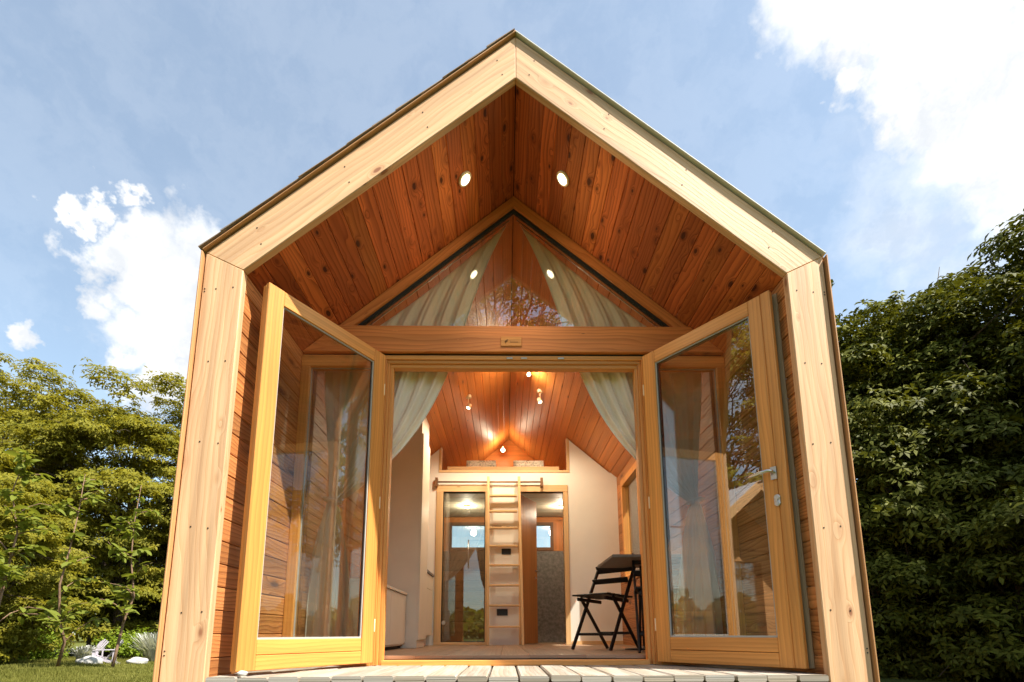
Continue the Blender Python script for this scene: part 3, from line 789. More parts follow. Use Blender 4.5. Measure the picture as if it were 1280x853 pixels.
for (x0, x1) in ((-XW + .03, -.131), (-.069, XW - .03)):
    cp = MB().box(x0, x1, y1 + .013, YB - .031, 2.085, 2.10, 'x').build('bathroom_ceiling', 'dark', cabin)
    nn = 8
    for i in range(nn):
        wd = (YB - .031 - y1 - .013) / nn; yy = y1 + .013 + wd * (i + .5)
        B((x0, yy, 2.07), (x1, yy, 2.07), (0, -1, 0), wd - .003, .014).build('board', 'palewood', cp)
    c = ((x0 + x1) / 2 + .12, 4.95, 2.055)
    d = MB().lathe(c, (0, 0, -1), [(.05, -.012), (.05, .004), (.045, .008)], 20).build('bathroom_lamp', 'lamprim', cabin)
    MB().lathe((c[0], c[1], c[2] - .0085), (0, 0, -1), [(.044, 0), (.043, .003)], 20).build('lamp_disc', 'lampon', d)
    ld = bpy.data.lights.new('bathroom_lamp_light', 'POINT'); ld.energy = 5; ld.color = (1, .84, .62); ld.shadow_soft_size = .05
    lo = bpy.data.objects.new('bathroom_lamp_light', ld); link(lo, d, Matrix.Translation(Vector(c) + Vector((0, 0, -.08))))
# sockets and switches on the back wall between the doors
for (x0, x1, z0, z1, m_) in ((-.235, -.111, 1.535, 1.562, 'black'), (-.052, -.008, 1.535, 1.555, 'black'), (-.111, .008, 1.19, 1.265, 'black'), (-.171, -.035, .418, .50, 'black')):
    MB().box(x0, x1, y0 - .009, y0 - .0005, z0, z1).build('wall_socket', m_, bwo, bevel=.003)
# skirting
MB().box(DR1 + .075, XW - .001, y0 - .012, y0 - .0005, FZ + .001, FZ + .045, 'x').build('skirting', 'pine', bwo)
# rail for the ladder
rl = MB().tube([(-.965, y0 - .05, 2.135), (.425, y0 - .05, 2.135)], .011, 10)
for x in (-.955, .41): rl.box(x - .016, x + .016, y0 - .07, y0 - .0005, 2.075, 2.19, 'z')
rl.build('ladder_rail', 'darkwood', bwo)

# ------------------------------------------------------------------ things inside the cabin
def ladder():
    t = thing('ladder', (-.09, 3.8, FZ), 'pale wooden loft ladder hooked on the rail between the bathroom doors', 'ladder')
    def P(x, z): k = (z - FZ) / (2.19 - FZ); return Vector((x, 3.72 + .21 * k, z))
    for xb, xt in ((-.288, -.298), (.128, .098)):
        B(P(xb, FZ + .001), P(xt, 2.19), (0, 1, -.1), .075, .032, ch=.004).build('ladder_stile', 'pine', t)
    for i, z in enumerate((1.936, 1.726, 1.507, 1.271, 1.027, .776, .529, .276)):
        k = (z - FZ) / 2.13; a, b_ = -.288 - .01 * k + .017, .128 - .03 * k - .017
        p = P(0, z); B((a, p.y, z + .012), (b_, p.y, z + .012), (0, 1, 0), .065, .024, ch=.004).build('rung', 'pine', t)
ladder()

def kitchen():
    t = thing('tall_cabinet', (-1.17, 2.88, FZ), 'tall beige cabinet reaching the sloped ceiling', 'cabinet')
    MB().prism([(-XW + .005, FZ + .001), (-.945, FZ + .001), (-.945, zc(.945) - .012), (-XW + .005, zc(XW) - .012)], 2.70, 3.18).build('carcass', 'cabinet', t, bevel=.002)
    MB().box(-.9448, -.928, 2.705, 3.175, FZ + .08, 2.3).build('cabinet_door', 'cabinet', t, bevel=.002)
    t = thing('low_cabinet', (-1.2, 2.0, FZ), 'low beige kitchen cabinet in front of the tall cabinet', 'cabinet')
    MB().box(-XW + .005, -1.075, 1.30, 2.695, FZ + .03, .575).build('carcass', 'cabinet', t)
    MB().box(-XW + .005, -1.045, 1.29, 2.697, .577, .60).build('top_panel', 'cabinet', t, bevel=.002)
    for i in range(2): MB().box(-1.0745, -1.056, 1.305 + i * .695, 1.995 + i * .695, FZ + .045, .572).build('cabinet_door', 'cabinet', t, bevel=.002)
    MB().box(-XW + .03, -1.10, 1.33, 2.69, FZ + .0005, FZ + .03).build('plinth', 'gasket', t)
    t = thing('kitchen_counter', (-1.17, 3.6, FZ), 'beige drawer unit with a grey worktop beside the back wall', 'kitchen unit')
    MB().box(-XW + .005, -.985, 3.19, 3.94, FZ + .12, .895).build('carcass', 'cabinet', t)
    MB().box(-XW + .005, -.955, 3.185, 3.95, .896, .925).build('worktop', 'counter', t, bevel=.002)
    for z0, z1 in ((.72, .89), (.18, .715)): MB().box(-.9845, -.968, 3.195, 3.935, z0, z1).build('drawer_front', 'cabinet', t, bevel=.002)
    MB().box(-XW + .03, -1.03, 3.22, 3.92, FZ + .0005, FZ + .12).build('plinth', 'cabinet', t)
kitchen()

def folding_chair(name, label):
    t = thing(name, (0, 0, 0), label, 'chair', 'black folding chairs by the table')
    # faces local -Y
    def bar(nm, a, b_, w=.030, th=.018, wd=(0, 1, 0)):
        o = B(a, b_, wd, w, th, ch=.004).build(nm, 'black', t); return o
    for s in (-1, 1):
        bar('long_stile', (s * .195 + .009, -.24, 0), (s * .195 + .009, .20, .77), .034, .018, (0, 1, -.5))
        bar('rear_leg', (s * .168 + .009, .24, 0), (s * .168 + .009, -.14, .445), .032, .018, (0, 1, .8))
        bar('seat_rail', (s * .145 + .009, -.19, .432), (s * .145 + .009, .15, .418), .03, .018, (0, 0, 1))
    for i in range(6):
        y = -.19 + i * .066
        B((-.185, y, .458 - .0027 * i), (.185, y, .458 - .0027 * i), (0, -1, 0), .056, .016, ch=.004).build('seat_slat', 'black', t)
    for z, h in ((.715, .075), (.60, .05)):
        y = -.24 + .44 * z / .77 - .012
        B((-.186, y, z), (.186, y, z), (0, -.5, 1), h, .014, ch=.004).build('back_slat', 'black', t)
    B((-.186, -.24 + .44 * .13 / .77, .13), (.186, -.24 + .44 * .13 / .77, .13), (0, 0, 1), .024, .014).build('stretcher', 'black', t)
    B((-.16, .24 - .38 * .14 / .445, .14), (.16, .24 - .38 * .14 / .445, .14), (0, 0, 1), .024, .014).build('stretcher', 'black', t)
    return t
ch = folding_chair('folding_chair', 'black wooden folding chair standing clear of the door jamb')
W = Matrix.Translation((.81, 2.06, FZ + .0015)) @ Matrix.Rotation(R_(-46), 4, 'Z'); ch.matrix_basis = W; WM[ch.name] = W
c2 = copy_thing(ch, (1.11, 1.42, FZ + .0015), R_(-12), 'black wooden folding chair half hidden behind the right door jamb')

t = thing('wall_table', (1.08, 1.75, FZ), 'dark wall table with pale edge beside the black folding chairs', 'table')
MB().box(.765, XW - .002, 1.42, 2.10, .775, .797, 'x').build('table_top', 'counter', t, bevel=.002)
MB().tube([(1.13, 1.98, FZ + .02), (1.13, 1.98, .774)], .016, 10).build('leg', 'black', t)
MB().lathe((1.13, 1.98, FZ + .0008), (0, 0, 1), [(.17, 0), (.168, .008), (.03, .014), (.02, .03)], 24).build('foot_plate', 'black', t)

def curtain(s, label):
    nu, nv, nl = 90, 46, 26
    tie = np.array([s * 1.27, 1.0, 1.12])
    def bez(p, t): 
        q = [np.array(x) for x in p]
        a, b_, c, d = q
        return ((1 - t) ** 3) * a + 3 * ((1 - t) ** 2) * t * b_ + 3 * (1 - t) * t * t * c + t ** 3 * d
    V = []
    for j in range(nv + nl + 1):
        for i in range(nu + 1):
            a = i / nu
            if j <= nv:
                t = j / nv
                top = np.array([s * (.045 + a * 1.31), 1.0, zc(.045 + a * 1.31) - .045 - .05 * math.sin(a * math.pi)])
                c1 = np.array([s * (.52 + a * .88), 1.0, 2.42 - .32 * a]); c2_ = np.array([s * (.34 + .98 * a), 1.0, 1.70 - .1 * a])
                en = tie + np.array([s * (a - .5) * .06, 0, -.015 + .05 * (a - .5)])
                p = bez((top, c1, c2_, en), t)
                sp = (1 - t) ** .7
                p[1] += .032 * math.sin(a * 2 * math.pi * 7.5 + 1.3 * math.sin(a * 9)) * (.35 + .65 * sp) * min(1, .04 + 4 * t) + .012 * math.sin(a * 2 * math.pi * 19 + 2 * t) * sp * min(1, 5 * t)
                p[1] += .02 * math.sin(t * 5 + a * 3)
            else:
                t = (j - nv) / nl
                x = 1.27 + (a - .5) * (.06 + .36 * t ** .75) + .0 * t
                p = np.array([s * min(x, 1.385), 1.0, 1.105 - (1.105 - .075) * t])
                p[1] += .035 * math.sin(a * 2 * math.pi * 5.5 + .6 * t) * (.35 + .65 * t) + .01 * math.sin(a * 40 + t)
            V.append(p)
    F = []
    w_ = nu + 1
    for j in range(nv + nl):
        for i in range(nu):
            q = (j * w_ + i, j * w_ + i + 1, (j + 1) * w_ + i + 1, (j + 1) * w_ + i); F.append(q)
    t = thing('curtain', (s * 1.2, 1.0, FZ), label, 'curtain')
    me = bpy.data.meshes.new('cloth'); me.from_pydata([tuple(p) for p in V], [], F); me.materials.append(M['fabric'])
    me.polygons.foreach_set('use_smooth', [True] * len(F)); me.update()
    o = bpy.data.objects.new('cloth', me); link(o, t)
    sm = o.modifiers.new('cloth_thickness', 'SOLIDIFY'); sm.thickness = .002
    # tie band and rail
    MB().tube([(s * (1.27 + .055 * math.cos(q)), 1.0 + .055 * math.sin(q), 1.112 + .012 * math.cos(q)) for q in np.linspace(0, 2 * math.pi, 17)], .012, 6).build('tie_band', 'fabric', t)
    MB().tube([(s * .03, 1.0, zc(.03) - .03), (s * 1.38, 1.0, zc(1.38) - .03)], .006, 8).build('curtain_rail', 'steel', t)
curtain(-1, 'sheer linen curtain tied back on the side of the tall cabinet')
curtain(1, 'sheer linen curtain tied back on the side of the wall table')

def blanket(x0, x1, label):
    t = thing('blanket', ((x0 + x1) / 2, 4.28, 2.385), label, 'blanket', 'folded blankets on the loft')
    r = random.Random(int(x0 * 100)); 
    for k in range(3):
        bm = bmesh.new(); bmesh.ops.create_cube(bm, size=1)
        bmesh.ops.subdivide_edges(bm, edges=bm.edges, cuts=5, use_grid_fill=True)
        ins = .012 * r.random()
        for v in bm.verts:
            x, y, z = v.co
            e = (abs(x) * 2) ** 6; 
            rr = max(0, 1 - .55 * max((abs(x) * 2) ** 8, (abs(y) * 2) ** 8))
            v.co = Vector((x0 + (x + .5) * (x1 - x0) + r.uniform(-.004, .004), 4.28 + y * .28 + r.uniform(-.004, .004), 2.3875 + .036 * (k + .5) + z * .038 * (.55 + .45 * rr) + r.uniform(-.002, .002)))
        for f in bm.faces: f.smooth = True
        me = bpy.data.meshes.new('fold'); bm.to_mesh(me); bm.free(); me.materials.append(M['blanket'])
        link(bpy.data.objects.new('fold', me), t)
blanket(-.585, -.19, 'folded patterned blanket on the loft above the bathroom glass door')
blanket(.05, .455, 'folded patterned blanket on the loft above the open bathroom door')

# white pebble that keeps the left leaf open
def rock(name, c, r, sc, label, seed, mt='whitestone', cat='stone', group=None):
    nr = np.random.RandomState(seed); bm = bmesh.new(); bmesh.ops.create_icosphere(bm, subdivisions=3, radius=r)
    ph = nr.uniform(0, 6, 6)
    for v in bm.verts:
        d = v.co.normalized(); f = 1 + .10 * math.sin(d.x * 4 + ph[0]) * math.sin(d.y * 5 + ph[1]) + .07 * math.sin(d.z * 7 + ph[2] + d.x * 3)
        v.co = Vector((v.co.x * sc[0] * f, v.co.y * sc[1] * f, max(v.co.z * sc[2] * f, -r * sc[2] * .82)))
    zmin = min(v.co.z for v in bm.verts)
    for v in bm.verts: v.co += Vector((c[0], c[1], c[2] - zmin))
    for f in bm.faces: f.smooth = True
    me = bpy.data.meshes.new(name); bm.to_mesh(me); bm.free(); me.materials.append(M[mt])
    o = bpy.data.objects.new(name, me); link(o); tag(o, label, cat, group)
rock('pebble', (-1.315, .035, .004), .020, (1.2, .9, .65), 'small white pebble at the foot of the propped open glass door', 2)

# ------------------------------------------------------------------ trees and plants
def leaf_quads(P, N, size, nr, aspect=.55, fold=0.0):
    """leaf-shaped quads at points P with normals N"""
    n = len(P)
    N = N / (np.linalg.norm(N, axis=1, keepdims=True) + 1e-9)
    a = nr.normal(size=(n, 3)); a -= N * (a * N).sum(1, keepdims=True); a /= (np.linalg.norm(a, axis=1, keepdims=True) + 1e-9)
    b = np.cross(N, a); L = size * nr.uniform(.65, 1.3, (n, 1)); Wd = L * aspect
    tip = P + a * L * .5 - N * L * .12; base = P - a * L * .5
    return np.stack([base, P + b * Wd * .5 - a * L * .05, tip, P - b * Wd * .5 - a * L * .05], 1)

def sprays(P, N, leaf, nr, k):
    """k leaflets fanned out around each point, drooping at their tips"""
    P = P[::k]; N = N[::k]; n = len(P)
    N = N / (np.linalg.norm(N, axis=1, keepdims=True) + 1e-9)
    a = nr.normal(size=(n, 3)); a -= N * (a * N).sum(1, keepdims=True); a /= (np.linalg.norm(a, axis=1, keepdims=True) + 1e-9)
    b = np.cross(N, a); out = []
    for i in range(k):
        th = 2 * math.pi * i / k * .9 + nr.normal(size=(n, 1)) * .22
        d = a * np.cos(th) + b * np.sin(th); w_ = -a * np.sin(th) + b * np.cos(th)
        L = leaf * 1.25 * nr.uniform(.7, 1.25, (n, 1)); W_ = L * .40
        nn = N + nr.normal(size=(n, 3)) * .12
        base = P + d * L * .12; mid = base + d * L * .5 + nn * L * .06; tip = base + d * L - nn * L * (.18 + .12 * nr.uniform(size=(n, 1)))
        out.append(np.stack([base, mid + w_ * W_ * .5, tip, mid - w_ * W_ * .5], 1))
    return np.concatenate(out)

def limb_path(a, b, nr, sag=.12, n=5):
    a, b = np.array(a), np.array(b); L = np.linalg.norm(b - a)
    pts = []
    off = nr.normal(size=3) * L * .06
    for i in range(n + 1):
        t = i / n; p = a * (1 - t) + b * t
        p = p + off * math.sin(math.pi * t) + np.array([0, 0, L * sag * math.sin(math.pi * t)]) + nr.normal(size=3) * L * .012 * (0 < i < n)
        pts.append(tuple(p))
    return pts

def tree(name, base, h, crown_c, crown_r, nclump, clump_r, per, leaf, mt, label, group, seed, flat=.5, lean=(0, 0), trunk_r=.2, inner=.35, cat='tree', droop=.0, keep=None, limbs=26, bark='bark', spray=5):
    nr = np.random.RandomState(seed)
    t = thing(name, base, label, cat, group)
    base = np.array(base, float); cc = np.array(crown_c, float); cr = np.array(crown_r, float)
    d = nr.normal(size=(nclump, 3)); d /= np.linalg.norm(d, axis=1, keepdims=True)
    rad = inner + (1 - inner) * nr.uniform(0, 1, (nclump, 1)) ** .45
    lump = 1 + .16 * np.sin(d[:, :1] * 5 + seed) * np.cos(d[:, 1:2] * 4 + d[:, 2:] * 5 + seed * 2) + .07 * np.clip(nr.normal(size=(nclump, 1)), -1.4, 1.2)
    cp = cc + d * rad * lump * cr
    cp[:, 2] = np.maximum(cp[:, 2], base[2] + .35)
    if keep is not None: cp = cp[keep(cp)]
    m_ = len(cp)
    # trunk and limbs
    tb = MB(); top = cc + np.array([0, 0, cr[2] * .45])
    tp = limb_path(base + np.array([0, 0, -.1]), top, nr, 0.0, 7)
    tb.tube(tp, [trunk_r * (1.25 if i == 0 else 1) * (1 - .82 * i / 7) for i in range(8)], 9)
    idx = nr.permutation(m_)[:limbs]
    for q in idx:
        f = nr.uniform(.25, .85); k = min(6, int(f * 7)); a = np.array(tp[k]) * (1 - (f * 7 - k)) + np.array(tp[k + 1]) * (f * 7 - k)
        r0 = trunk_r * (1 - .8 * f) * .5; lp = limb_path(a, cp[q], nr, .10)
        tb.tube(lp, [max(.008, r0 * (1 - .9 * i / 5)) for i in range(6)], 6)
        for _ in range(3):
            q2 = cp[q] + nr.normal(size=3) * clump_r * np.array([.8, .8, .5]); k2 = nr.randint(2, 5)
            tb.tube(limb_path(lp[k2], q2, nr, .08, 3), [max(.006, r0 * .35 * (1 - .3 * i)) for i in range(4)], 5)
    tb.build('trunk', bark, t)
    # leaves: each clump is a loose dome of small sprays
    sz = nr.uniform(.6, 1.35, m_)
    cnt = np.maximum(20, (per * sz ** 2).astype(int)); own = np.repeat(np.arange(m_), cnt); n = len(own)
    e = nr.normal(size=(n, 3)); e /= np.linalg.norm(e, axis=1, keepdims=True)
    up = nr.uniform(size=n) < .85; e[:, 2] = np.where(up, np.abs(e[:, 2]), e[:, 2])
    rr = nr.uniform(.35, 1, (n, 1)) ** .6
    twig = 1 + .35 * np.sin(e[:, :1] * 9 + own[:, None] * 1.7) * np.sin(e[:, 1:2] * 8 + own[:, None])
    R = (clump_r * sz)[own][:, None]
    P = cp[own] + e * rr * twig * R * np.array([1, 1, flat])
    P[:, 2] -= droop * (np.linalg.norm(e[:, :2], axis=1) ** 2) * R[:, 0]
    P[:, 2] = np.maximum(P[:, 2], base[2] + .05)
    radial = (P - cc) / cr; 
    N = e * .55 + np.array([0, 0, .75]) + radial * .35 + nr.normal(size=(n, 3)) * .45
    quads_obj('crown', sprays(P, N, leaf, nr, spray), mt, t)
    return t

GL, GRt = 'tall trees behind the lawn', 'dense trees beside the cabin'
tree('broadleaf_tree', (-24.5, 21.0, GZ), 13, (-25.0, 21.0, 6.6), (5.2, 4.6, 6.6), 280, 1.0, 430, .15, 'leafL', 'tallest leafy tree at the far edge of the lawn', GL, 11, .40, trunk_r=.28)
tree('broadleaf_tree', (-18.0, 21.5, GZ), 11, (-18.0, 21.5, 6.4), (4.4, 4.0, 6.4), 240, .95, 430, .15, 'leafL', 'leafy tree with a rounded open top next to the cabin post', GL, 23, .38, trunk_r=.24)
tree('broadleaf_tree', (-20.5, 17.5, GZ), 8, (-20.5, 17.5, 3.4), (4.2, 3.2, 4.4), 150, .8, 430, .14, 'leafL', 'lower bushy tree in front of the tallest tree', GL, 31, .40, trunk_r=.2)
tree('broadleaf_tree', (-14.8, 24.0, GZ), 9.5, (-14.8, 24.0, 4.6), (3.4, 3.0, 5.0), 130, .85, 430, .15, 'leafL', 'darker leafy tree behind the round topped tree and cabin post', GL, 37, .40, trunk_r=.2)
tree('broadleaf_tree', (-15.8, 13.4, GZ), 6.0, (-15.9, 13.4, 2.0), (2.3, 2.2, 3.1), 90, .6, 380, .12, 'leafL', 'bushy small tree growing to the ground at the edge of the lawn', GL, 41, .45, trunk_r=.12)
for i, (x, y, hh, lb) in enumerate(((-29.0, 27.5, 8.0, 'wide tree at the back of the wood behind the tallest tree'), (-22.5, 28.5, 7.0, 'wide tree at the back of the wood behind the fence'), (-17.5, 28.0, 6.5, 'low wide tree filling the gap above the fence'), (-12.0, 29.0, 7.5, 'wide tree at the back of the wood behind the cabin post'))):
    tree('broadleaf_tree', (x, y, GZ), hh, (x, y, hh * .45), (4.0, 3.0, hh * .55), 110, 1.0, 300, .19, 'leafL', lb, GL, 43 + i, .45, trunk_r=.2)

# right-hand side: a dense dark stand
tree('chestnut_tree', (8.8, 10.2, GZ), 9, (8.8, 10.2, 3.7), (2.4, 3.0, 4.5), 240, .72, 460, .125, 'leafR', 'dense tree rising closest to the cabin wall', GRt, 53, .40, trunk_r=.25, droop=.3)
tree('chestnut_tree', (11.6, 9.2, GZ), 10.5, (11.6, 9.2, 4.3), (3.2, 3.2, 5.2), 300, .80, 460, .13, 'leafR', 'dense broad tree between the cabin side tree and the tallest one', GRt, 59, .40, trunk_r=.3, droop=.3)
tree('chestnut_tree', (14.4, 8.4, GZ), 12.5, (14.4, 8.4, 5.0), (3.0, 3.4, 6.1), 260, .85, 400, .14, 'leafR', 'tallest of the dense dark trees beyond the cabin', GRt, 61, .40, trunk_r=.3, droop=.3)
tree('chestnut_tree', (14.2, 4.8, GZ), 11, (14.2, 4.8, 5.2), (3.2, 2.8, 5.4), 200, .9, 300, .15, 'leafR', 'unseen wood edge tree added past the tallest tree to shade the lower crowns', GRt, 63, .40, trunk_r=.3, droop=.3)  # out of view; added on the sun side to shade the lower foliage
tree('chestnut_tree', (18.5, 6.5, GZ), 12, (18.5, 6.5, 5.6), (3.2, 3.4, 6.0), 180, .95, 280, .16, 'leafR', 'second unseen tree added beyond the tallest tree to shade the dense stand', GRt, 64, .40, trunk_r=.3, droop=.3)  # also unseen, added so the foot of the stand falls in shadow
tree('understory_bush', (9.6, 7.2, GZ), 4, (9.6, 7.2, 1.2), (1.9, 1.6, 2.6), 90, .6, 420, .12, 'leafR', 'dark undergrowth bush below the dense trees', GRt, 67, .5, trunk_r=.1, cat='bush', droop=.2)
# bare twigs and a sprig standing out of the right-hand crowns
def twigs(name, base, pts_list, label, cat='branch', leafy=None):
    t = thing(name, base, label, cat)
    mb = MB()
    for pts, r in pts_list: mb.tube(pts, [r * (1 - .75 * i / (len(pts) - 1)) for i in range(len(pts))], 5)
    mb.build('stem', 'bark', t)
    if leafy:
        nr = np.random.RandomState(5); P = []
        for c, rad, n in leafy:
            e = nr.normal(size=(n, 3)); e /= np.linalg.norm(e, axis=1, keepdims=True); P.append(np.array(c) + e * nr.uniform(.2, 1, (n, 1)) ** .5 * np.array(rad))
        P = np.concatenate(P); N = nr.normal(size=P.shape) * .5 + np.array([0, 0, .8])
        quads_obj('crown', leaf_quads(P, N, .15, nr), 'leafR', t)
tw = (7.75, 9.2, GZ)
twigs('slender_tree', (7.75, 9.2, GZ), [([(7.75, 9.2, GZ), (7.7, 9.2, 4), (7.75, 9.2, 7.0), (7.72, 9.2, 9.1)], .10)],
      'slender tree with a separate tuft of leaves at its tip', 'tree', [((7.72, 9.2, 8.75), (.5, .5, .32), 260), ((7.8, 9.2, 7.5), (.7, .7, .45), 420), ((7.9, 9.2, 6.4), (.8, .8, .6), 500)])

# ---- left: saplings with single leaves, bushes, lawn furniture, fence
def leaf_mesh(L, w, curl):
    n = 4; V = []; F = []
    for i in range(n + 1):
        t = i / n; ww = w * math.sin(math.pi * (t * .86 + .07)) ; z = -curl * L * t * t
        V += [(L * t, -ww / 2, z + ww * .12), (L * t, 0, z), (L * t, ww / 2, z + ww * .12)]
    for i in range(n):
        a = i * 3; F += [(a, a + 3, a + 4, a + 1), (a + 1, a + 4, a + 5, a + 2)]
    me = bpy.data.meshes.new('leaf'); me.from_pydata(V, [], F); me.materials.append(M['leafS'])
    me.polygons.foreach_set('use_smooth', [True] * len(F)); me.update(); return me
LEAVES = [leaf_mesh(.26, .12, .25), leaf_mesh(.22, .10, .45), leaf_mesh(.30, .13, .15)]
def sapling(base, h, n, label, seed, scale=1.0, spread=.55, start=.3):
    nr = np.random.RandomState(seed); t = thing('sapling', base, label, 'sapling', 'young trees on the lawn')
    mb = MB(); b = np.array(base); top = b + np.array([nr.normal() * .1, 0, h])
    tp = limb_path(b, top, nr, 0, 6); mb.tube(tp, [.045 * scale * (1 - .85 * i / 6) for i in range(7)], 7)
    tips = []
    for k in range(int(14 * h / 4)):
        f = start + (1 - start) * nr.uniform() ; i = min(5, int(f * 6)); a = np.array(tp[i]) + (np.array(tp[i + 1]) - np.array(tp[i])) * (f * 6 - i)
        th = nr.uniform(0, 6.28); ln = spread * (1.25 - f * .7) * nr.uniform(.6, 1.2)
        e = a + np.array([math.cos(th) * ln, math.sin(th) * ln, ln * nr.uniform(.25, .8)])
        lp = limb_path(a, e, nr, .1, 3); mb.tube(lp, [.016 * scale * (1 - .22 * q) for q in range(4)], 5); tips.append(lp)
    tips.append(tp[4:])
    mb.build('trunk', 'saplingbark', t)
    for k in range(n):
        lp = tips[nr.randint(len(tips))]; i = nr.randint(1, len(lp)); p = np.array(lp[i]) * .7 + np.array(lp[i - 1]) * .3 if nr.uniform() < .5 else np.array(lp[i])
        o = bpy.data.objects.new('leaf', LEAVES[nr.randint(3)])
        W = Matrix.Translation(Vector(p + nr.normal(size=3) * .04)) @ Matrix.Rotation(nr.uniform(0, 6.28), 4, 'Z') @ Matrix.Rotation(nr.uniform(-.5, .7), 4, 'Y') @ Matrix.Rotation(nr.normal() * .5, 4, 'X') @ Matrix.Scale(scale * nr.uniform(.7, 1.15), 4)
        link(o, t, W)
sapling((-10.75, 12.0, GZ), 5.2, 290, 'young tree with large pale leaves beside the lawn chairs', 3, 1.0, .75)
sapling((-12.4, 12.2, GZ), 5.6, 290, 'young tree with large pale leaves in front of the bushy small tree', 8, 1.0, .8, .15)
sapling((-10.9, 8.6, GZ), 4.8, 290, 'young tree with large pale leaves closest to the mown grass edge', 14, .95, .75, .12)

def bush(base, r, hgt, n, leaf, mt, label, seed, group='low bushes along the lawn'):
    nr = np.random.RandomState(seed); t = thing('bush', base, label, 'bush', group); b = np.array(base)
    mb = MB(); k = 9; tipsb = []
    for i in range(k):
        th = nr.uniform(0, 6.28); e = b + np.array([math.cos(th) * r * .6, math.sin(th) * r * .6, hgt * nr.uniform(.5, .9)])
        mb.tube(limb_path(b + nr.normal(size=3) * [.06, .06, 0], e, nr, .1, 3), [.02, .016, .011, .006], 5); tipsb.append(e)
    mb.build('stem', 'bark', t)
    c = b + nr.uniform(-1, 1, (26, 3)) * np.array([r * .7, r * .7, 0]) + np.array([0, 0, 1]) * nr.uniform(.12, .8, (26, 1)) * hgt
    own = nr.randint(26, size=n); e = nr.normal(size=(n, 3)); e /= np.linalg.norm(e, axis=1, keepdims=True)
    P = c[own] + e * nr.uniform(.2, 1, (n, 1)) ** .5 * r * .32; P[:, 2] = np.maximum(P[:, 2], b[2] + .02)
    quads_obj('crown', leaf_quads(P, e * .6 + np.array([0, 0, .7]) + nr.normal(size=(n, 3)) * .4, leaf, nr), mt, t)
bush((-12.6, 18.2, GZ), 1.3, 1.25, 2600, .13, 'leafB', 'bright green bush beside the silver grass and cabin post', 71)
bush((-14.9, 18.6, GZ), 1.2, 1.2, 2400, .13, 'leafB', 'bright green bush behind the lilac lawn chairs', 72)
bush((-17.2, 16.4, GZ), 1.2, 1.3, 2600, .12, 'leafB', 'bright green bush at the foot of the lower bushy tree', 73)
bush((-10.9, 20.5, GZ), 1.5, 1.9, 2600, .14, 'leafB', 'taller bright green bush partly hidden by the cabin post', 74)
bush((-19.3, 13.2, GZ), 1.5, 1.8, 2600, .13, 'leafL', 'dull green bush in the shade of the tallest tree', 75)

def silver_clump(base, r, h, n, label, seed):
    nr = np.random.RandomState(seed); t = thing('ornamental_grass', base, label, 'grass clump'); b = np.array(base)
    th = nr.uniform(0, 6.28, n); rr = r * nr.uniform(.05, 1, n); hh = h * nr.uniform(.55, 1.1, n)
    root = b + np.stack([np.cos(th) * rr * .3, np.sin(th) * rr * .3, np.zeros(n)], 1)
    tip = b + np.stack([np.cos(th) * rr, np.sin(th) * rr, hh], 1); mid = root * .45 + tip * .55 + np.array([0, 0, .12])
    s_ = np.stack([-np.sin(th), np.cos(th), np.zeros(n)], 1) * .011
    q1 = np.stack([root - s_, root + s_, mid + s_, mid - s_], 1); q2 = np.stack([mid - s_, mid + s_, tip + s_ * 1.8, tip - s_ * 1.8], 1)
    quads_obj('blades', np.concatenate([q1, q2]), 'silver', t, kind='stuff')
silver_clump((-11.85, 15.6, GZ), .95, .95, 700, 'clump of silver grass between the lilac chair and the cabin post', 81)
silver_clump((-14.2, 15.4, GZ), .55, .55, 260, 'small clump of dry pale grass beyond the lilac chairs', 82)

def lawn_chair(label):
    t = thing('lawn_chair', (0, 0, 0), label, 'chair', 'lilac chairs on the lawn')
    for i in range(5):
        x = -.24 + i * .12
        B((x * .8, .02, .30), (x * 1.15, .42, .98 - .05 * abs(i - 2)), (1, 0, 0), .105, .018, ch=.004).build('back_slat', 'lilac', t)
    for i in range(5):
        y = -.42 + i * .10; B((-.27, y, .40 - .03 * i), (.27, y, .40 - .03 * i), (0, 1, .0), .085, .018, ch=.004).build('seat_slat', 'lilac', t)
    for s in (-1, 1):
        B((s * .30, -.44, .58), (s * .30, .26, .58), (1, 0, 0), .12, .022, ch=.004).build('armrest', 'lilac', t)
        B((s * .29, -.40, 0), (s * .29, -.40, .558), (0, 1, 0), .09, .022).build('front_leg', 'lilac', t)
        B((s * .26, -.42, .37), (s * .26, .42, .0), (0, 0, 1), .10, .022).build('side_rail', 'lilac', t)
        B((s * .29, .22, .10), (s * .29, .22, .558), (0, 1, 0), .06, .022).build('arm_post', 'lilac', t)
    return t
lc = lawn_chair('lilac slatted lawn chair closest to the white boulders')
W = Matrix.Translation((-12.55, 14.2, GZ + .01)) @ Matrix.Rotation(R_(-62), 4, 'Z') @ Matrix.Scale(.8, 4); lc.matrix_basis = W
copy_thing(lc, (-14.35, 15.9, GZ + .01), R_(-25), 'lilac slatted lawn chair set farther back by the bush', scale=.8)
rock('boulder', (-12.75, 13.75, GZ), .27, (1.3, .9, .62), 'wide white boulder in front of the lilac chair', 91, cat='boulder')
rock('boulder', (-11.6, 14.2, GZ), .23, (1.3, .9, .6), 'white boulder at the foot of the silver grass', 92, cat='boulder')

